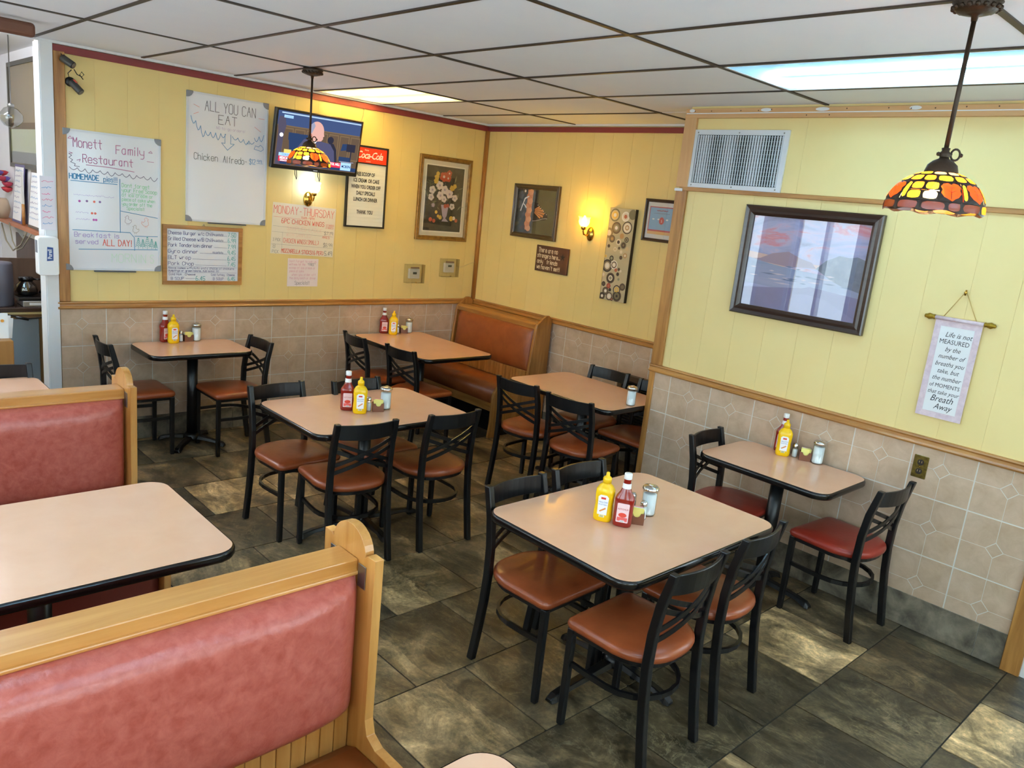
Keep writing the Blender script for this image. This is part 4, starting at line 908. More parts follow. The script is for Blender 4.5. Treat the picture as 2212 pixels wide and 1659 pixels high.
# --- poster and note
def sheet(t, w, h, m, crl=.0):
    mb = MB().box(-w / 2, w / 2, -.0016, -.0004, -h / 2, h / 2); return mb.obj('sheet', m, t)
def pen2(t, items, m, nm='lettering'):
    mb = MB()
    for it in items:
        if it[0] == 's': mb.stroke(it[1], it[2], .0024)
        else: _, txt, u0, u1, v, h, wd = it[:7]; handfit(mb, txt, u0, u1, v, h, wd, 0, .0024)
    return mb.obj(nm, m, t)
t = on_back('poster', 'hand lettered Monday to Thursday chicken wings poster under the white wall lamp', 'poster', 1.890, 1.598); t.rotation_euler = (0, .03, 0); sheet(t, .560, .400, PAPER)
RP = ink('e2776a')
pen2(t, [('h', 'MONDAY-THURSDAY', -.27, .272, .118, .060, .0044), ('h', '11AM-9PM', -.03, .09, .090, .018, .0026), ('s', [(-.27, .09), (-.04, .088)], .002)], RP)
pen2(t, [('h', '6PC CHICKEN WINGS', -.20, .185, .045, .034, .0038), ('h', '(2 SAUCES', .195, .272, .052, .014, .0016), ('h', '3 SIDES)', .195, .27, .032, .014, .0016), ('h', 'CHICKEN WINGS(SMALL)', -.175, .145, -.108, .034, .0026), ('h', 'MOZZARELLA STICKS(6 PER)', -.185, .195, -.188, .030, .0036), ('h', 'ARES', .17, .24, -.05, .018, .0022)], ink('d9503f'))
pen2(t, [('h', 'SAMPLED LADLE', -.15, .17, -.005, .028, .0016), ('h', 'WITH SAMPLED', -.15, .07, -.055, .026, .0014)], ink('e7b6ab'))
pen2(t, [('h', '$7.19', .185, .27, -.020, .026, .0022), ('h', '$8.99', .185, .272, -.118, .030, .0026), ('h', '5.49', .20, .275, -.190, .036, .0032), ('h', '3 PICK', -.265, -.195, -.10, .022, .0018), ('h', '8', -.26, -.235, -.155, .030, .0020), ('h', 'PICK', -.265, -.205, -.195, .024, .0018), ('s', [(-.27, .018), (.27, .002)], .0012), ('s', [(-.185, -.028), (-.185, -.195)], .0012), ('s', [(-.275, -.028), (.27, -.032)], .0012), ('s', [(-.275, -.125), (.27, -.127)], .0012)], ink('77716c'))
t = on_back('note', 'pale pink handwritten note taped below the chicken wings poster', 'note', 1.896, 1.257); sheet(t, .275, .228, mat('pink_paper', 'ecdcda', .6))
pen2(t, [('h', 'Dont Forget to ask us', -.125, .12, .083, .018, .0018), ('h', 'waitress for the', -.125, .02, .058, .018, .0018), ('h', 'scoop of ice cream or', -.125, .115, .030, .018, .0018), ('h', 'piece of cake', -.12, .01, .003, .018, .0018), ('h', 'when you order off', -.10, .12, -.026, .018, .0018), ('h', 'the daily lunch or dinner', -.12, .125, -.054, .018, .0018)], ink('d99fb0'))
pen2(t, [('h', '"FREE"', .04, .115, .058, .019, .0020), ('h', 'Specials!!', -.07, .065, -.098, .028, .0022)], ink('6f686e'))
# --- soda letter board
t = on_back('letter_board', 'black framed letter board with red soda header right of the television', 'menu board', 2.447, 1.990)
MB().box(-.186, .186, -.016, -.002, -.328, .328).obj('board', mat('letter_panel', 'e6e6dc', .35), t); frame_bars(t, .392, .675, .014, .026, mat('black_plastic', '1b1a1a', .4), prof=False)
MB().box(-.180, .180, -.021, -.016, .20, .322).obj('header', mat('soda_red', 'e2361f', .35), t)
MB().box(-.182, .182, -.024, -.016, .190, .200).obj('divider', mat('black_plastic', '1b1a1a', .4), t)
typ('header_lettering', 'Coca-Cola', t, .01, .235, .082, PAPERW, .0225, sx=.82, shear=.35, bold=.0012, space=.88); typ('header_lettering', 'Enjoy', t, -.02, .297, .018, PAPERW, .0225); typ('header_lettering', 'CLASSIC', t, .0, .208, .013, PAPERW, .0225)
for k, s in enumerate(('FREE SCOOP OF', 'ICE CREAM  OR CAKE', 'WHEN YOU ORDER OFF', 'DAILY SPECIALS', 'LUNCH OR DINNER', '', 'THANK  YOU')):
    if s: typ('lettering', s, t, -.005 if k else -.02, .090 - .052 * k, .0435, mat('letter_black', '1a1a1c', .5), .0175, sx=.60, bold=.0012)
for k in range(16): MB().box(-.178, .178, -.0172, -.016, .165 - .03 * k, .1660 - .03 * k).obj('letter_track', mat('letter_track', 'd2d2c8', .5), t)
# --- flower picture
t = on_back('framed_picture', 'tall framed flower bouquet print in gold frame near the corner', 'picture', 3.288, 1.956); W_, H_ = .600, .752
MB().box(-W_ / 2 + .02, W_ / 2 - .02, -.008, -.002, -H_ / 2 + .02, H_ / 2 - .02).obj('mat_board', mat('mat_board', 'ddd5bd', .7), t)
frame_bars(t, W_, H_, .040, .026, mat('antique_gold', '96702f', .4, .2, var=(30, .4), c2='74531f'))
mb = MB(); pw, ph = .216, .290
mb.flat([(-pw - .012, -ph - .012), (pw + .012, -ph - .012), (pw + .012, ph + .012), (-pw - .012, ph + .012)], .0084, 8); mb.flat([(-pw, -ph), (pw, -ph), (pw, ph), (-pw, ph)], .0088, 0); mb.flat([(-pw, -ph), (pw, -ph), (pw, -ph + .11), (-pw, -ph + .10)], .0092, 1)
rf = random.Random(3)
for k in range(46): x = rf.uniform(-.9, .9) * pw; z = rf.uniform(-.35, .65) * ph; a = rf.uniform(0, PI); l = rf.uniform(.03, .09); mb.flat([(x, z), (x + l * .5 * math.cos(a) - .006, z + l * .5 * math.sin(a)), (x + l * math.cos(a), z + l * math.sin(a)), (x + l * .5 * math.cos(a) + .008, z + l * .5 * math.sin(a) - .004)], .0094 + k * 1e-6, rf.choice((2, 2, 7)))
def bloom(x, z, r, c, c2, n=5):
    for k in range(n): a = 2 * PI * k / n + x * 9; mb.disc(x + r * .55 * math.cos(a), z + r * .55 * math.sin(a), r * .55, .0098 + rf.uniform(0, 2e-4), c, 8, r * .48)
    mb.disc(x, z, r * .3, .0102, c2, 7)
for x, z, r, c, c2 in ((-.02, .20, .045, 4, 3), (.04, .235, .03, 4, 3), (.03, .19, .034, 4, 3), (-.10, .19, .026, 5, 5), (-.105, .155, .026, 5, 5), (-.09, .222, .02, 5, 5), (-.06, .12, .040, 3, 6), (-.14, .075, .036, 3, 6), (.0, .085, .040, 3, 6), (.085, .105, .028, 5, 5), (.115, .125, .022, 5, 5), (.06, .05, .040, 3, 6), (-.045, .03, .040, 3, 6), (-.15, .01, .032, 3, 6), (.125, .02, .032, 3, 6), (.10, -.06, .030, 3, 7), (.0, -.0, .03, 3, 6), (-.12, -.06, .02, 6, 3)): bloom(x, z, r, c, c2)
mb.flat([(-.03, -.05), (.06, -.05), (.045, -.15), (.03, -.17), (.07, -.20), (-.01, -.20), (.01, -.17), (-.005, -.15)], .0103, 6)
for x, z, r, c in ((-.08, -.12, .016, 5), (-.03, -.165, .02, 5), (-.055, -.155, .014, 5), (.10, -.17, .024, 5), (.13, -.165, .018, 3), (-.14, -.19, .02, 4), (-.10, -.20, .018, 4), (.16, -.185, .018, 4), (.02, -.06, .02, 4), (.05, -.055, .018, 4)): mb.disc(x, z, r, .0105, c, 10)
mb.obj('print', [mat('print_dark', '3b3428', .5, var=(10, .5), c2='57503c'), mat('print_table', '4a4030', .5, var=(20, .4), c2='2f2a20'), ink('5e6040'), ink('e4d6cc'), ink('c25a3a'), ink('d8b24c'), ink('b9a6b4'), ink('8d8a68'), ink('f0ead8')], t)
MB().box(-W_ / 2 + .03, W_ / 2 - .03, -.0125, -.0115, -H_ / 2 + .03, H_ / 2 - .03).obj('picture_pane', PIC, t)
# --- thermostats in clear guards
for x, z, lab, sgn in ((3.004, 1.268, 'thermostat with dark screen in clear guard, left of the pair', 0), (3.405, 1.330, 'thermostat in clear guard beside the corner, right of the pair', 1)):
    t = on_back('thermostat', lab, 'thermostat', x, z)
    MB().box(-.058, .058, -.030, -.001, -.045, .045).obj('body', mat('off_white', 'dedad0', .4), t, bevel=.004)
    MB().box(-.020, .022, -.0315, -.030, -.005 + .012 * sgn, .015 + .012 * sgn).obj('screen', mat('lcd', '565a50', .2), t)
    MB().box(-.045, .045, -.034, -.022, .048, .060).obj('vent_slot', mat('brown_slot', '9a7560', .5), t)
    MB().box(-.100, .100, -.050, -.048, -.085, .085).box(-.100, -.098, -.048, 0, -.085, .085).box(.098, .1, -.048, 0, -.085, .085).box(-.1, .1, -.048, 0, .083, .085).box(-.1, .1, -.048, 0, -.085, -.083).obj('guard', glass('guard_plastic', 'f6f6f4', .045, .02), t)
    MB().lathe([(.004, 0), (.006, .004), (.006, .010), (.001, .012)], 10, (0, -.05, -.075), ax='y').obj('lock', BRASS, t)
t = T('thermostat_wire', 'thin wire running from the right thermostat to the corner', 'wire', (0, YB - .008, 0)); MB().tube([(3.50, 0, 1.345), (3.56, -.004, 1.335), (3.62, 0, 1.355), (3.70, -.004, 1.385), (3.74, 0, 1.39)], .0022, n=6).obj('cable', mat('cream_wire', 'd9c493', .5), t)
# --- television
t = T('television', 'flat television showing a news hearing, tilted down high on the back wall', 'television', (1.925, YB - .1, 2.285), 0)
tl = .16; R_ = .378; Hh = .222
def tilt(o): o.rotation_euler = (tl, 0, 0); return o
SCRE = lambda c, s=1.0: emit('screen_' + c, c, TV * s)
case = tilt(MB().box(-R_, R_, -.018, .018, -Hh, Hh).box(-.22, .22, .018, .045, -.15, .13).obj('casing', mat('tv_black', '141212', .3), t, bevel=.004))
scr = MB(); sw, s0, s1 = .358, -.192, .206; cols = ['4a4658', '5a4a3c', '3a4a70', '9fb8cf', '6d5a44', '4b3c30', '4a4a66', 'c99a90', 'e9e9f2', '3b6ab0', 'c9304a', 'd8c26a', '2a2a38', '283a5c', 'a86e62', '9cc3ea', '8a8ea2']
def q(x0, z0, x1, z1, c, w): scr.flat([(x0, z0), (x1, z0), (x1, z1), (x0, z1)], w, cols.index(c))
def pq(p, c, w): scr.flat(p, w, cols.index(c))
q(-sw, s0, sw, s1, '5a4a3c', .0188)
q(-sw, .10, sw, s1, '3a4a70', .0190); q(-.33, .188, sw, .198, '9fb8cf', .0192); q(-sw, .095, sw, .104, '6d5a44', .0192)
for k in range(7): x = -.31 + .098 * k; q(x, -.10, x + .088, .088, '6d5a44', .0191); q(x + .008, -.09, x + .080, .078, '5a4a3c', .0192)
pq([(-.345, .165), (-.30, .165), (-.285, .10), (-.30, .04), (-.31, -.19), (-.35, -.19), (-.345, .05), (-.355, .12)], '4a4658', .0193); scr.disc(-.318, .03, .016, .0194, cols.index('e9e9f2'), 9)
q(-.26, .0, -.17, .055, '283a5c', .0194); pq([(-.26, .05), (-.24, -.1), (-.10, -.1), (-.10, .055)], '283a5c', .0194)
pq([(.055, -.12), (.06, -.02), (.09, .02), (.13, .015), (.16, -.03), (.175, -.13)], '2a2a38', .0195); scr.disc(.10, .04, .028, .0196, cols.index('2a2a38'), 12)
def sh_(p, dx=.040, dz=-.040): return [(a + dx, b + dz) for a, b in p]
pq(sh_([(-.25, -.115), (-.22, -.01), (-.17, .060), (-.10, .078), (-.02, .060), (.06, .050), (.10, .0), (.12, -.115)]), '4a4a66', .0197); pq(sh_([(-.115, .085), (-.085, .02), (-.060, .055)]), 'e9e9f2', .0198)
scr.disc(-.030, .090, .064, .0199, cols.index('c99a90'), 22, .076); pq([(-.03, .015), (.018, .022), (.032, .04), (.030, .055), (.040, .062), (.030, .095), (-.08, .05), (-.06, .01)], 'c99a90', .0199); scr.disc(-.075, .050, .012, .0200, cols.index('a86e62'), 9, .020); pq([(-.092, .09), (-.085, .135), (-.06, .158), (-.045, .13), (-.07, .07)], '8a8ea2', .02)
pq([(.20, -.03), (.21, .025), (.255, .03), (.255, -.02)], '283a5c', .0196); q(.25, -.03, .33, .03, '2a2a38', .0197); q(.19, -.11, .30, -.075, '283a5c', .0196); q(.29, -.16, .30, -.03, '2a2a38', .0196); q(.20, -.115, .33, -.110, '8a8ea2', .0197)
q(-.285, -.10, -.225, -.072, 'd8c26a', .0199); q(-.31, -.185, sw, -.155, '283a5c', .0196); q(-.325, -.125, .10, -.100, '9cc3ea', .0200); q(-.325, -.165, .215, -.125, 'c9304a', .0200); q(.215, -.180, .31, -.118, '9cc3ea', .0202); q(-.31, .158, -.235, .178, '9cc3ea', .0200)
so = scr.obj('screen', [SCRE(c) for c in cols], t); tilt(so)
WT = SCRE('ffffff', 1.3)
for s, u, v, sz, al in (('MEDICAL EQUIPMENT SHORTAGE', -.315, -.148, .027, 'LEFT'), ('CAPITOL HILL', .208, -.148, .027, 'RIGHT'), ('HEARING ON RESPONSE', -.31, -.162, .012, 'LEFT')): typ('screen_lettering', s, so, u, v, sz, WT, .0206, al, sx=.62 if 'MED' in s else .8, bold=.0004)
typ('screen_lettering', 'CORONAVIRUS', so, -.30, -.119, .020, SCRE('3b6ab0'), .0206, 'LEFT', sx=.9); typ('screen_lettering', 'CBSN', so, .272, -.158, .028, SCRE('283a5c'), .0208, bold=.0006); typ('screen_lettering', 'CORONAVIRUS', so, -.272, .163, .010, SCRE('3b6ab0'), .0206)
MB().disc(.233, -.149, .008, .0208).obj('eye_logo', SCRE('283a5c'), so)
tilt(MB().box(-.018, .018, -.0185, -.018, -.212, -.206).obj('maker_mark', mat('grey_mark', '9a9a9a', .4), t))
MB().box(-.06, .06, .02, .095, -.05, .05).obj('wall_mount', BLACK, t, bevel=.003)
for x, dz in ((-.17, .0), (.03, .0)):
    MB().tube([(x, .03, -.20), (x - .004, .02, -.25), (x + .006, .01, -.29), (x + .014, .02, -.27), (x + .012, .03, -.20)], .003, n=6).obj('cable', BLACK, t)
t = T('television_cable', 'thin cable dropping from the ceiling behind the television', 'wire', (0, YB - .008, 0)); MB().tube([(2.36, 0, 2.66), (2.385, -.004, 2.62), (2.375, -.01, 2.56), (2.335, -.02, 2.45), (2.31, -.02, 2.36)], .0028, n=6).obj('cable', mat('pale_cable', '9a917a', .5), t)
# --- wall lamps
def sconce(t, warm):
    MB().lathe([(.001, .024), (.020, .022), (.040, .013), (.048, .004), (.048, 0)], 24, (0, 0, 0), sx=.85, sy=1.25, ax='y').obj('back_plate', BRASS, t)
    MB().tube([(0, -.015, -.005), (.0, -.05, -.015), (.0, -.085, -.005), (.0, -.095, .02), (.0, -.095, .04)], .007, n=8).obj('arm', BRASS, t)
    MB().lathe([(.014, .030), (.020, .036), (.022, .055), (.018, .060)], 14, (0, -.095, 0)).obj('socket', BRASS, t)
    L = []
    for r, z in ((.022, .055), (.038, .072), (.046, .095), (.042, .118), (.052, .138)): L.append([((r + .003 * math.cos(8 * a) * (z > .11)) * math.cos(a), -.095 + r * math.sin(a), z) for a in [2 * PI * k / 32 for k in range(32)]])
    MB().loops(L, 0, True, False, False).obj('lamp_shade', transl('frosted_warm', 'ffee9a', .3, .25) if warm else transl('frosted_cool', 'e6f0ff', .3, .25), t)
    MB().lathe([(.010, .058), (.018, .075), (.020, .100), (.015, .125), (.006, .142), (.001, .146)], 14, (0, -.095, 0)).obj('bulb', emit('sconce_warm', 'ffc83a', SCW) if warm else emit('sconce_cool', 'e4f0ff', SCC), t)
sconce(on_back('wall_lamp', 'brass wall lamp with cool white bulb under the television', 'wall lamp', 1.915, 1.850), False)
sconce(on_right('wall_lamp', 'brass wall lamp glowing warm yellow beside the butterfly picture', 'wall lamp', -.300, 1.800), True)
# --- cameras
for x, z, lab, rz, rx in ((.175, 2.588, 'upper dark bullet security camera at the top left of the back wall', .75, .5), (.225, 2.452, 'lower dark bullet security camera with red tag at the top left', .8, .75)):
    t = on_back('security_camera', lab, 'security camera', x, z); m = mat('camera_grey', '3b3834', .4)
    MB().lathe([(.030, 0), (.030, .008), (.022, .014), (.001, .016)], 18, (-.02, 0, 0), ax='y').obj('mount', BLACK, t)
    b = MB().lathe([(.020, 0), (.023, .004), (.023, .085), (.021, .088)], 18, ax='y').obj('body', m, t, loc=(-.02, -.025, .0)); b.rotation_euler = (rx, 0, rz)
    f = MB().lathe([(.021, 0), (.017, -.001), (.017, .002)], 18, (0, 0, 0), ax='y').lathe([(.008, 0), (.007, .003), (.001, .003)], 12, ax='y').obj('lens', mat('lens_ring', '6d6a68', .3), b, loc=(0, -.088, 0))
    if 'red' in lab: MB().box(-.010, .010, -.03, -.005, .022, .0245).obj('tag', ink('e0524a'), b)
t = T('camera_cable', 'black cable looped between the two security cameras', 'wire', (0, YB - .02, 0)); MB().tube([(.198, -.05, 2.520), (.185, -.02, 2.50), (.195, -.02, 2.46)], .003, n=6).tube([(.212, -.055, 2.525), (.235, -.03, 2.50), (.262, -.03, 2.49), (.275, -.03, 2.505), (.262, -.03, 2.52), (.250, -.03, 2.50), (.27, -.03, 2.475)], .003, n=6).tube([(.160, 0, 2.60), (.145, .01, 2.63), (.135, .01, 2.662)], .003, n=6).obj('cable', BLACK, t)
# ------------------------------------------------------------------ right wall, far part
t = on_right('framed_picture', 'square black framed monarch butterfly picture on the right wall', 'picture', .379, 1.930); W_, H_ = .575, .472
MB().box(-.26, .26, -.008, -.002, -.21, .21).obj('mat_board', ink('3c3a2c'), t); frame_bars(t, W_, H_, .042, .028, mat('black_frame', '4a3a20', .35, coat=.3))
mb = MB(); mb.flat([(-.247, -.195), (.247, -.195), (.247, .195), (-.247, .195)], .0085, 0); mb.flat([(-.247, -.195), (-.03, -.195), (.02, .195), (-.247, .195)], .0087, 1)
for k in range(9): z = -.15 + .04 * k; mb.disc(-.085 - (.012 if k % 2 else -.012), z, .030, .0092 + k * 1e-5, 2 if k % 2 else 3, 9, .028)
mb.flat([(-.115, -.165), (-.06, -.165), (-.045, .19), (-.115, .19)], .0090, 2)
wing = [(-.04, .09), (.03, .075), (.10, .02), (.155, -.01), (.165, -.045), (.13, -.065), (.06, -.07), (.0, -.09), (-.035, -.08)]
mb.flat(wing, .0098, 4); cx, cz = -.035, .01
for k in range(6):
    a0, a1 = -.62 + .20 * k, -.62 + .20 * k + .15; r0 = .03; r1 = .125 + .03 * math.sin(k * .9)
    mb.flat([(cx + r0 * math.cos(a0), cz + r0 * math.sin(a0)), (cx + r1 * math.cos(a0), cz + r1 * math.sin(a0) * .9), (cx + r1 * math.cos(a1), cz + r1 * math.sin(a1) * .9), (cx + r0 * math.cos(a1), cz + r0 * math.sin(a1))], .0100, 5)
for k in range(12): f = k / 11; mb.disc(.155 - f * .17, -.048 - .035 * math.sin(f * 2) * f, .0045, .0102, 6, 6)
for k in range(7): f = k / 6; mb.disc(.03 + f * .115, .062 - f * .075, .0045, .0102, 6, 6)
mb.stroke([(-.10, .13), (-.145, .11), (-.175, .04), (-.19, .0)], .012, .0096, 6); mb.stroke([(-.155, .06), (-.14, .05), (-.12, .03)], .010, .0096, 6); mb.disc(-.15, .175, .012, .0096, 6, 8)
mb.obj('print', [mat('print_olive', '4c4a30', .4, var=(4, .4), c2='5f5e40'), mat('print_black', '2a2824', .4, var=(8, .5), c2='3c3a36'), ink('cf8249'), ink('dd9a66'), ink('241c1a'), ink('cf8a52'), ink('e5dcd4')], t)
MB().box(-.25, .25, -.0125, -.0115, -.2, .2).obj('picture_pane', PIC, t)
t = on_right('wooden_sign', 'brown wooden sign reading There are no strangers here', 'sign', .104, 1.535); t.rotation_euler = (0, 0, -PI / 2)
MB().box(-.198, .198, -.018, 0, -.114, .114).obj('board', mat('brown_sign', '5e3a24', .5, var=(12, .4), c2='52301c', axis=0), t, bevel=.003)
mb = MB()
for s, v, u0, u1, h in (('There are no', .055, -.165, .075, .040), ('strangers here...', .008, -.175, .11, .036), ('only   friends', -.042, -.17, .085, .036), ("we haven't met!", -.092, -.17, .12, .036)): handfit(mb, s, u0, u1, v, h, .0048, 0, .0195)
mb.obj('lettering', ink('e8d8b8'), t)
mb = MB()
for k in range(5): a = PI / 2 + 2 * PI * k / 5; mb.flat([(.135 + .034 * math.cos(a), .035 + .034 * math.sin(a)), (.135 + .011 * math.cos(a - .9), .035 + .011 * math.sin(a - .9)), (.135, .035), (.135 + .011 * math.cos(a + .9), .035 + .011 * math.sin(a + .9))][::-1], .0192, 0)
mb.obj('star', ink('2c2018'), t)
t = on_right('canvas_art', 'tall narrow canvas of brown and cream concentric circles on the right wall', 'picture', -.643, 1.662)
MB().box(-.130, .130, -.032, 0, -.372, .372).obj('canvas', mat('canvas_ground', 'a9a486', .6, var=(5, .4), c2='c4b593', axis=0), t, bevel=.002); MB().box(-.131, -.1295, -.032, 0, -.372, .372).box(.1295, .1315, -.032, 0, -.372, .372).obj('side_edge', ink('2c2119'), t)
mb = MB(); CC = ['5b4a3a', '3a2f28', 'd9cdb8', 'c9b48a', 'b08a5a', 'e6e0d6', '7a6a52', '8f8f78', 'b5654a', 'd9b24a', 'a33f36', '6f6a50']
CI = [(-.075, .315, .052, (11, 3, 9, 5)), (.035, .310, .040, (5, 2, 8)), (.105, .33, .04, (11, 11)), (.065, .225, .050, (1, 2, 5, 4, 2)), (-.045, .215, .048, (0, 6, 7, 5)), (-.115, .17, .042, (6, 2)), (-.075, .125, .030, (0, 6, 4)), (.022, .155, .022, (4,)), (.075, .130, .022, (1, 7, 0)), (-.005, .105, .025, (2, 1)), (.050, .085, .032, (7, 0, 1, 6)), (-.10, .065, .014, (1,)), (-.03, .045, .018, (2, 3)), (.01, .058, .012, (0,)), (.09, .06, .016, (3,)), (.035, .03, .014, (2,)), (.08, .005, .02, (4, 2)), (.04, -.015, .016, (0,)), (-.12, -.02, .018, (3, 9)), (-.055, -.03, .022, (1, 7)),
      (-.09, -.095, .052, (1, 6, 2, 5)), (-.02, -.080, .036, (5, 0, 2, 5)), (.035, -.11, .013, (0,)), (.005, -.12, .015, (8,)), (.055, -.122, .011, (2,)), (.03, -.15, .015, (1,)), (-.12, -.17, .024, (3, 2)), (-.04, -.19, .044, (0, 1, 2, 7)), (.045, -.19, .011, (7,)), (-.105, -.245, .020, (1, 0)), (-.05, -.255, .022, (10, 8)), (-.075, -.30, .033, (0, 6, 5)), (-.03, -.285, .014, (1,)), (.04, -.275, .038, (1, 3, 9, 3)), (.095, -.245, .03, (0, 6)), (-.105, -.345, .030, (1, 0, 5)), (-.03, -.338, .034, (0, 2, 5)), (.05, -.325, .046, (0, 1, 11, 6, 1)), (.0, -.358, .014, (1, 8))]
for n_, (x, z, r, cs) in enumerate(CI):
    for k, c in enumerate(cs):
        rr = r * (1 - k / (len(cs) + .3)); P = clip([(x + rr * math.cos(2 * PI * i / 18), z + rr * math.sin(2 * PI * i / 18)) for i in range(18)], -.129, .129, -.371, .371)
        if len(P) > 2: mb.flat(P, .0323 + n_ * 2e-5 + k * 2e-4, c)
mb.obj('painted_circles', [ink(c) for c in CC], t)
t = on_right('framed_certificate', 'framed award certificate with red balloon seal, partly behind the wall corner', 'picture', -1.005, 1.968)
MB().box(-.15, .15, -.008, -.002, -.16, .16).obj('mat_board', ink('dcd8d4'), t); frame_bars(t, .315, .322, .024, .024, mat('dark_wood_frame', '3f2c22', .35))
mb = MB(); mb.flat([(-.115, -.105), (.115, -.105), (.115, .105), (-.115, .105)], .0085, 0); mb.flat([(-.108, -.070), (.108, -.070), (.108, .098), (-.108, .098)], .0088, 1); mb.flat([(-.115, -.105), (.115, -.105), (.115, -.082), (-.115, -.082)], .0088, 3); mb.disc(.01, .0, .024, .0092, 0, 14, .028)
for x in (-.07, -.02, .06): mb.disc(x, .01, .012, .0091, 4, 8, .006)
mb.obj('print', [ink('c04a50'), ink('8fb2d4'), ink('8fb2d4'), ink('e0b070'), PAPERW], t); MB().stroke(scrib(-.045, .06, .072, .008), .004, .0095).obj('lettering', ink('b03a40'), t); MB().stroke(scrib(-.07, .08, .052, .006, 3), .0016, .0095).obj('lettering', ink('70506a'), t); typ('lettering', '5', t, .01, -.012, .028, PAPERW, .0096)
MB().box(-.13, .13, -.0125, -.0115, -.137, .137).obj('picture_pane', PIC, t)
# heater grille low on the right wall
t = on_right('wall_heater', 'dark louvred wall heater low behind the rear right table', 'heater', -1.10, .42, None, .012)
MB().box(-.24, .24, -.03, 0, -.29, .29).obj('back_box', BLACKE, t); frame_bars(t, .52, .62, .045, .05, mat('heater_brown', '5d4c3c', .4, .3), prof=False)
for k in range(22): MB().box(-.215, .215, -.046, -.030, -.262 + .0245 * k, -.254 + .0245 * k).obj('slat', mat('heater_slat', '2a231d', .4, .3), t)
# ------------------------------------------------------------------ right wall, near part
t = on_near('framed_picture', 'large dark framed sunset landscape print on the near right wall', 'picture', -2.594, 1.800); W_, H_ = .815, .640
frame_bars(t, W_, H_, .058, .034, mat('walnut_frame', '3a2820', .28, var=(40, .4), c2='2a1a14', axis=0, coat=.5))
pw, ph = .352, .265
def land_mat():
    m = bpy.data.materials.new('print_sunset'); m.use_nodes = True; nt = m.node_tree; b = nt.nodes['Principled BSDF']; L = nt.links.new; b.inputs['Roughness'].default_value = .4
    tc = nd(nt, 'ShaderNodeTexCoord'); mp = nd(nt, 'ShaderNodeMapping'); mp.inputs['Scale'].default_value = (3, 1, 9); n = nd(nt, 'ShaderNodeTexNoise', Scale=1.3, Detail=7, Roughness=.6); n.inputs['Distortion'].default_value = .8
    L(tc.outputs['Object'], mp.inputs[0]); L(mp.outputs[0], n.inputs['Vector']); r = nd(nt, 'ShaderNodeValToRGB'); el = r.color_ramp.elements; el[0].position = .32; el[0].color = lin('8583ab'); el[1].position = .7; el[1].color = lin('cf9fb0')
    for p, c in ((.45, '9c9bc4'), (.54, 'b39fc0'), (.62, 'c87484')): e = el.new(p); e.color = lin(c)
    L(n.outputs['Fac'], r.inputs[0]); L(r.outputs[0], b.inputs[0]); return m
mb = MB(); mb.flat([(-pw, -ph), (pw, -ph), (pw, ph), (-pw, ph)], .006, 0)
mb.flat([(-pw, .00), (-.15, -.02), (-.05, .0), (pw, -.01), (pw, .03), (.05, .02), (-pw, .055)], .0064, 6)
mb.flat([(-pw, .01), (-.27, .02), (-.20, .055), (-.10, .075), (-.02, .045), (.05, .03), (.08, .0), (-.1, -.01)], .0066, 1)
mb.flat([(.08, .00), (.13, .05), (.20, .085), (.26, .08), (.30, .09), (pw, .075), (pw, -.10), (.25, -.08), (.17, -.05)], .0068, 2)
mb.flat([(-pw, -.13), (-pw, .02), (-.2, -.005), (-.05, -.02), (.12, -.03), (pw, -.09), (pw, -.16)], .0067, 3)
for k in range(26): x = random.uniform(-pw, .28); z = random.uniform(-.13, .0); l = random.uniform(.03, .12); mb.flat(clip([(x, z), (x + l / 2, z - .005), (x + l, z), (x + l / 2, z + .004)], -pw, pw, -ph, ph), .0069 + k * 1e-6, random.choice((4, 7, 7)))
mb.flat([(-pw, -ph), (pw, -ph), (pw, -.13), (.18, -.115), (.0, -.12), (-pw, -.16)], .0071, 5); mb.flat([(-.28, -.185), (-.08, -.15), (.06, -.105), (.14, -.12), (.24, -.17), (.05, -.15)], .0073, 8); mb.flat([(.06, -.105), (.12, -.14), (pw, -.25), (pw, -.13)], .0072, 8)
mb.obj('print', [land_mat(), mat('print_hill', '947a90', .4), mat('print_dark_hill', '565c78', .4, var=(20, .5), c2='73788c'), mat('print_field', '7486ac', .4, var=(12, .5), c2='9896b6', axis=0), ink('c0aebc'), mat('print_road', '827ba4', .4, var=(4, .4), c2='726d94'), ink('d0a8a0'), ink('5a6688'), mat('print_road_shade', '77719a', .4)], t)
MB().box(-.37, .37, -.0115, -.0105, -.28, .28).obj('picture_pane', glass('picture_glass_bright', 'ffffff', .09), t)
# air return grille
t = on_near('air_vent', 'large white louvred air return grille at the top of the near right wall', 'vent', -2.053, 2.370); VW, VH = .645, .350
MB().box(-.30, .30, -.002, .0, -.155, .155).obj('dark_duct', mat('duct_black', '0a0a0a', .9), t); frame_bars(t, VW, VH, .030, .012, mat('vent_white', 'cfd2d8', .45), prof=False)
for k in range(34):
    u = -.285 + .0173 * k; a = .45 + .5 * math.sin(k * .6) * .4
    MB().prism([(-.001, 0), (.001, 0), (.001, .0), (-.001, .0)], 0, 0).v
    dx = .006 * math.sin(a); MB().add([(u - dx, -.011, -.143), (u + dx, -.003, -.143), (u + dx + .0012, -.0035, -.143), (u - dx + .0022, -.0115, -.143), (u - dx, -.011, .143), (u + dx, -.003, .143), (u + dx + .0012, -.0035, .143), (u - dx + .0022, -.0115, .143)], [(0, 1, 5, 4), (1, 2, 6, 5), (2, 3, 7, 6), (3, 0, 4, 7), (0, 3, 2, 1), (4, 5, 6, 7)]).obj('louvre', mat('vent_white', 'cfd2d8', .45), t)
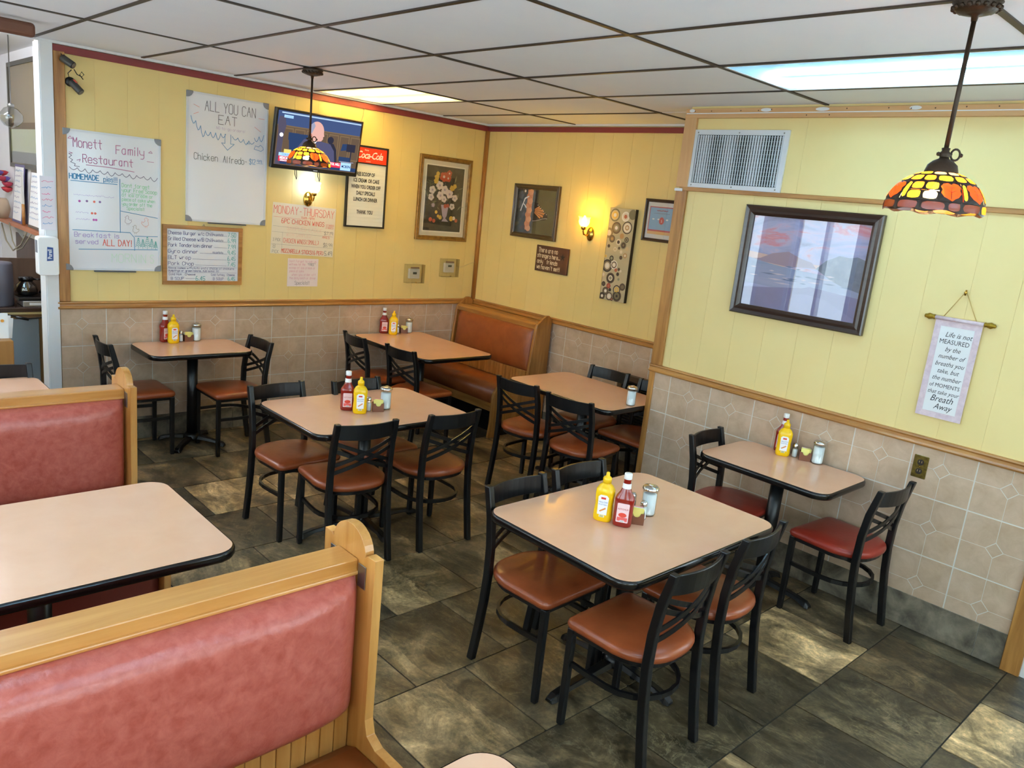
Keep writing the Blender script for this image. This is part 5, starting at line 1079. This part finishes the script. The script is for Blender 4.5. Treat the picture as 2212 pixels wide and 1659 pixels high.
for k in range(12): MB().box(-.29, .29, -.0028, -.002, -.135 + .0245 * k, -.132 + .0245 * k).obj('rear_bar', mat('vent_grey', '85888e', .5), t)
for x in (-.29, 0, .29):
    for z in (-.158, .158): MB().lathe([(.005, 0), (.004, .002), (.001, .0025)], 8, (x, -.012, z), ax='y').obj('screw', STEEL, t)
# brass outlet
t = on_near('wall_outlet', 'antique brass outlet plate with dark sockets on the tiled wall', 'outlet', -3.430, .872, None, .009)
MB().box(-.036, .036, -.005, 0, -.060, .060).obj('plate', mat('antique_brass', '8a7434', .35, .8, var=(50, .4), c2='5e4e24'), t, bevel=.003)
for z in (-.024, .024): MB().prism(rrect(.030, .030, .012, 4, 0, z), .004, .008, 'xz').box(-.0075, -.005, -.0085, -.008, z - .002, z + .008, 1).box(.005, .0075, -.0085, -.008, z - .002, z + .008, 1).obj('socket', [mat('dark_brown_plastic', '2a1e18', .4), ink('b8a070')], t)
MB().lathe([(.004, 0), (.003, .002), (.001, .0025)], 8, (0, -.005, 0), ax='y').obj('screw', BRASS, t)
# hanging scroll
t = on_near('hanging_scroll', 'pink bordered fabric scroll with verse hanging from a gold rod', 'wall hanging', -3.458, 1.642, None, .012)
MB().lathe([(.0095, -.115), (.0095, .115)], 14, (0, -.006, .003), ax='x').obj('cloth_roll', mat('scroll_pink', 'd9c6cc', .7, var=(40, .5), c2='c9b3be'), t)
for s in (-1, 1): MB().lathe([(.008, .110), (.013, .116), (.010, .122), (.014, .134), (.016, .142), (.009, .156), (.010, .160), (.004, .164)] if s > 0 else [(.004, -.164), (.010, -.160), (.009, -.156), (.016, -.142), (.014, -.134), (.010, -.122), (.013, -.116), (.008, -.110)], 12, (0, -.006, .003), ax='x').obj('finial', mat('aged_gold', '9a7a22', .35, .7, bump=(80, .4)), t)
MB().tube([(-.075, -.006, .012), (-.005, -.004, .140)], .0022, n=6).tube([(.075, -.006, .012), (.005, -.004, .140)], .0022, n=6).obj('cord', mat('gold_cord', 'c2a25e', .6), t)
MB().lathe([(.001, .004), (.006, .006), (.008, .0), (.004, -.004)], 10, (0, -.008, .143), ax='y').tube([(0, -.006, .155), (0, -.010, .128)], .0045, n=8).obj('hook', BRASS, t)
MB().box(-.108, .108, -.0045, -.0025, -.500, .002).obj('cloth', MATS['scroll_pink'], t); MB().flat([(-.078, -.470), (.078, -.470), (.078, -.035), (-.078, -.035)], .0052).obj('cloth_field', mat('scroll_field', 'dfe0e2', .7), t)
KI = ink('2a2a2e')
for s, v, sz, sh, u in (('Life is not', -.085, .034, .3, .012), ('MEASURED', -.120, .031, 0, 0), ('by the', -.157, .031, .35, 0), ('number of', -.194, .031, .35, 0), ('breaths you', -.232, .031, .35, 0), ('take, but', -.268, .031, .35, 0), ('the number', -.305, .031, .35, 0), ('of MOMENTS', -.342, .027, .05, 0), ('that take your', -.376, .028, .35, 0), ('Breath', -.415, .044, .35, 0), ('Away', -.453, .040, .35, .012)): typ('lettering', s, t, u, v, sz * 1.06, KI, .0056, sx=.86, shear=sh)
# ------------------------------------------------------------------ service area at the left edge
DW = mat('dark_counter', '3c2a24', .25); CREAM = mat('cream_trim', 'd9c58a', .5)
t = T('service_counter', 'service counter with grey cabinet door and cream trim seen past the wall end', 'counter', (0, 1.80, 0))
MB().box(-1.2, .288, -.03, .55, .855, .885).obj('countertop', DW, t, bevel=.003); MB().box(-1.2, .288, .0, .55, .0, .853).obj('cabinet', mat('cabinet_brown', '86663f', .5, var=(10, .3), c2='73542f', axis=2), t)
MB().box(-.22, .125, -.012, -.001, .10, .80).obj('door', mat('grey_door', '7d8790', .5), t, bevel=.004); MB().box(.150, .178, -.014, -.001, .04, .852).box(-.24, .178, -.014, -.001, .835, .852).obj('cream_strip', CREAM, t)
MB().box(-1.2, .288, .54, .56, .885, 1.18).obj('backsplash', MATS['dark_board_wall'], t)
t = T('coffee_warmer', 'black coffee warmer with silver front on the service counter', 'coffee maker', (.125, 1.90, .886))
MB().box(-.095, .095, -.10, .10, .0, .042).obj('base', mat('steel_front', 'b9bcc0', .3, .8), t, bevel=.003); MB().box(-.055, .055, -.104, -.10, .013, .029).obj('switch_panel', WHITEP, t); MB().box(-.12, .094, -.08, .2, .042, .066).obj('hot_plate', BLACK, t, bevel=.004)
t = T('coffee_carafe', 'glass coffee carafe with black lid standing on the warmer', 'coffee pot', (.085, 1.96, .953))
MB().lathe([(.050, 0), (.074, .010), (.079, .042), (.066, .078), (.044, .10), (.046, .118)], 22).obj('glass_body', glass('carafe_glass', '8d8a86', .2), t); MB().lathe([(.047, .104), (.052, .12), (.046, .134), (.001, .136)], 18).obj('lid', BLACKE, t)
MB().tube([(.045, -.02, .12), (.095, -.04, .12), (.102, -.045, .06), (.08, -.035, .02)], .008, n=8).obj('handle', BLACKE, t)
t = T('coffee_urn', 'grey ribbed thermal coffee urn at the left edge of the counter', 'urn', (-.085, 1.90, .886)); MB().lathe([(.075, 0), (.078, .01), (.076, .30), (.07, .315), (.001, .32)], 24).obj('body', mat('urn_grey', '57545e', .4), t)
MB().tube([(-.03, -.07, .03), (-.03, -.082, .16), (-.03, -.07, .29)], .006, n=6).obj('gauge', BLACK, t)
t = T('wall_shelf', 'orange wooden shelf running along the service wall', 'shelf', (.20, 1.70, 1.405)); MB().box(0, .091, 0, 2.1, -.030, 0).obj('board', mat('orange_wood', 'b06a42', .5, var=(14, .3), c2='9a5832', axis=1), t, bevel=.002)
for y in (.25, 1.3): MB().prism([(.091, -.03), (.091, -.14), (.02, -.03)][::-1], -y, -y - .02, 'xz').obj('bracket', WHITE, t)
for y, lab, w, h, fr in ((2.97, 'purple edged menu sheet standing on the service shelf', .34, .475, '5d5480'), (2.35, 'framed handwritten menu sheet leaning on the service shelf', .46, .45, '5a5248')):
    t = T('menu_sheet', lab, 'menu board', (.245, y, 1.408), -PI / 2); b = MB().box(-w / 2, w / 2, -.006, 0, 0, h).obj('backing', ink(fr), t); b.rotation_euler = (-.08, 0, 0)
    MB().box(-w / 2 + .022, w / 2 - .022, -.0075, -.006, .020, h - .020).obj('sheet', PAPERW, b); mb = MB()
    for k in range(9): mb.stroke(scrib(-w / 2 + .04, w / 2 - .04 - .04 * (k % 3), h - .060 - k * (h - .09) / 9, .018, k), .0032, .0082, k % 2)
    mb.obj('lettering', [ink('5a8fc0'), ink('7e6f9a')], b)
t = T('spatula', 'spatula with wooden handle standing between the menu sheets', 'utensil', (.232, 2.68, 1.408)); MB().box(-.002, .002, -.035, .035, .17, .42).obj('blade', mat('dull_white', 'cfcfcb', .4), t); MB().tube([(0, 0, 0), (0, 0, .17)], .012, n=8).obj('handle', OAKZ, t)
t = T('paper_flowers', 'red and purple paper flowers at the left edge of the shelf', 'flowers', (.215, 3.42, 1.408)); MB().lathe([(.05, 0), (.07, .08), (.055, .15), (.04, .17)], 12).obj('pot', mat('pot_mixed', 'b8a48c', .6), t)
for k in range(11): a = k * 2.4; MB().lathe([(.001, -.030), (.030, -.014), (.045, .010), (.02, .02), (.001, .012)], 9, (.055 * math.cos(a), .075 * math.sin(a), .25 + .045 * (k % 4))).obj('blossom', ink(('b8323a', '6a58a8', 'a83048')[k % 3]), t)
t = T('shelf_cable', 'pale cables looped under the service shelf', 'wire', (.19, 2.4, 1.40)); MB().tube([(0, .9, -.03), (0, .75, -.16), (0, .5, -.22), (0, .2, -.14), (.01, .05, -.03)], .006, n=6).tube([(0, .6, .0), (0, .5, -.14), (0, .35, -.20), (0, .15, -.16), (.01, -.1, -.03)], .005, n=6).obj('cable', mat('pale_cable', '9a917a', .5), t)
# mirror above the shelf, on the side wall of the service area
t = T('wall_mirror', 'dark framed glass panel with olive lower band above the service shelf', 'mirror', (.297, 2.80, 2.275), -PI / 2); w, h = 1.02, .80
MB().box(-w / 2, w / 2, -.010, 0, -h / 2, h / 2).obj('glass', mat('smoky_glass', '7a6a48', .35), t); frame_bars(t, w + .04, h + .04, .034, .02, mat('mirror_frame', '4a463c', .5), prof=False)
MB().box(-w / 2, w / 2, -.013, -.010, -h / 2 + .29, -h / 2 + .34).obj('crossbar', mat('mirror_bar', '5f4d33', .5), t); MB().box(-w / 2, w / 2, -.0125, -.010, -h / 2 + .11, -h / 2 + .29).obj('lower_pane', mat('olive_pane', '8d9450', .15, coat=.5), t); MB().box(-w / 2, w / 2, -.014, -.010, -h / 2 + .02, -h / 2 + .11).obj('speckled_strip', mat('granite', '2c2c28', .2, var=(60, .1), c2='6a6a60'), t)
t = T('glass_globe', 'clear glass globe lamp in front of the glass panel', 'lamp', (.06, 2.10, 2.22)); MB().lathe([(.001, -.075), (.045, -.06), (.075, -.02), (.075, .02), (.045, .06), (.02, .072)], 24).obj('globe', glass('globe_glass', 'dfe0dc', .22), t); MB().lathe([(.022, .070), (.022, .09), (.004, .1), (.004, .56)], 12).obj('stem', STEEL, t)
# hand sanitiser on the white post
t = T('sanitizer_dispenser', 'white wall hand sanitizer dispenser on the white post at the left', 'dispenser', (.030, YB - .024, 1.345))
MB().prism(rrect(.120, .250, .018, 4), .0, .085, 'xz').obj('body', WHITEP, t, bevel=.006, seg=2); MB().box(-.062, -.056, -.07, -.02, .02, .10).obj('window_slot', mat('slot_grey', '5f6470', .3), t, bevel=.001)
MB().flat([(-.012, -.03), (.026, -.026), (.026, .058), (-.008, .062)], .0866).obj('brand_patch', ink('35508f'), t); o = typ('lettering', 'Purell', t, .017, .015, .034, PAPERW, .0872, sx=.8, bold=.0006); o.rotation_euler = (0, -PI / 2, 0)
# papers taped to the post, wooden stand with papers
t = T('taped_paper', 'narrow paper with coloured marker notes taped on the white post', 'note', (.060, YB - .0235, 1.66)); MB().box(-.050, .036, -.0015, 0, -.15, .19).obj('sheet', mat('pale_paper', 'e4dfe8', .6), t); mb = MB()
for k in range(8): mb.stroke(scrib(-.04, .028 - .01 * (k % 3), .15 - .038 * k, .013, k), .003, .002, k % 3)
mb.obj('lettering', [ink('e07aa0'), ink('6aa0d0'), ink('e85aa0')], t)
t = T('wooden_stand', 'light wooden stand at the left edge by the service area', 'stand', (-.36, .80, 0)); MB().box(-.14, .112, -.10, .15, 0, .865).obj('body', mat('stand_wood', 'b07a3e', .45, var=(12, .3), c2='9a6630', axis=2), t, bevel=.004)
t = T('paper_stack', 'white printed papers standing on the wooden stand', 'papers', (-.32, .80, .867)); 
for k in range(3): b = MB().box(-.10, .062 + .012 * k, -.001, .001, 0, .155 - .015 * k).obj('sheet', PAPERW, t, loc=(0, -.03 + .02 * k, 0)); b.rotation_euler = (-.08, .05 * k, 0)
MB().disc(.03, .11, .010, .034, 0, 9).obj('orange_mark', ink('e09a3a'), t)
t = T('counter_cable', 'black cable hanging along the front of the service counter', 'wire', (0, 1.755, 0)); MB().tube([(-.2, 0, .875), (-.05, 0, .83), (.05, 0, .808), (.15, 0, .815), (.26, 0, .86)], .006, n=6).tube([(-.03, -.003, .822), (.05, -.003, .802)], .010, n=6).obj('cable', BLACK, t)

t = T('ceiling_light', 'added unseen fluorescent tube fitting brightening the service area', 'ceiling light', (-.9, 1.75, 2.775), 0, 'fluorescent panels in the ceiling'); MB().box(-.6, .6, -.08, .08, -.03, 0).obj('tray', TRAY, t); MB().tube([(-.58, 0, -.05), (.58, 0, -.05)], .016, n=10).obj('tube', emit('tube_kitchen_fill', 'f2f4ff', 70), t)  # unseen fitting, added to brighten the service area's white walls
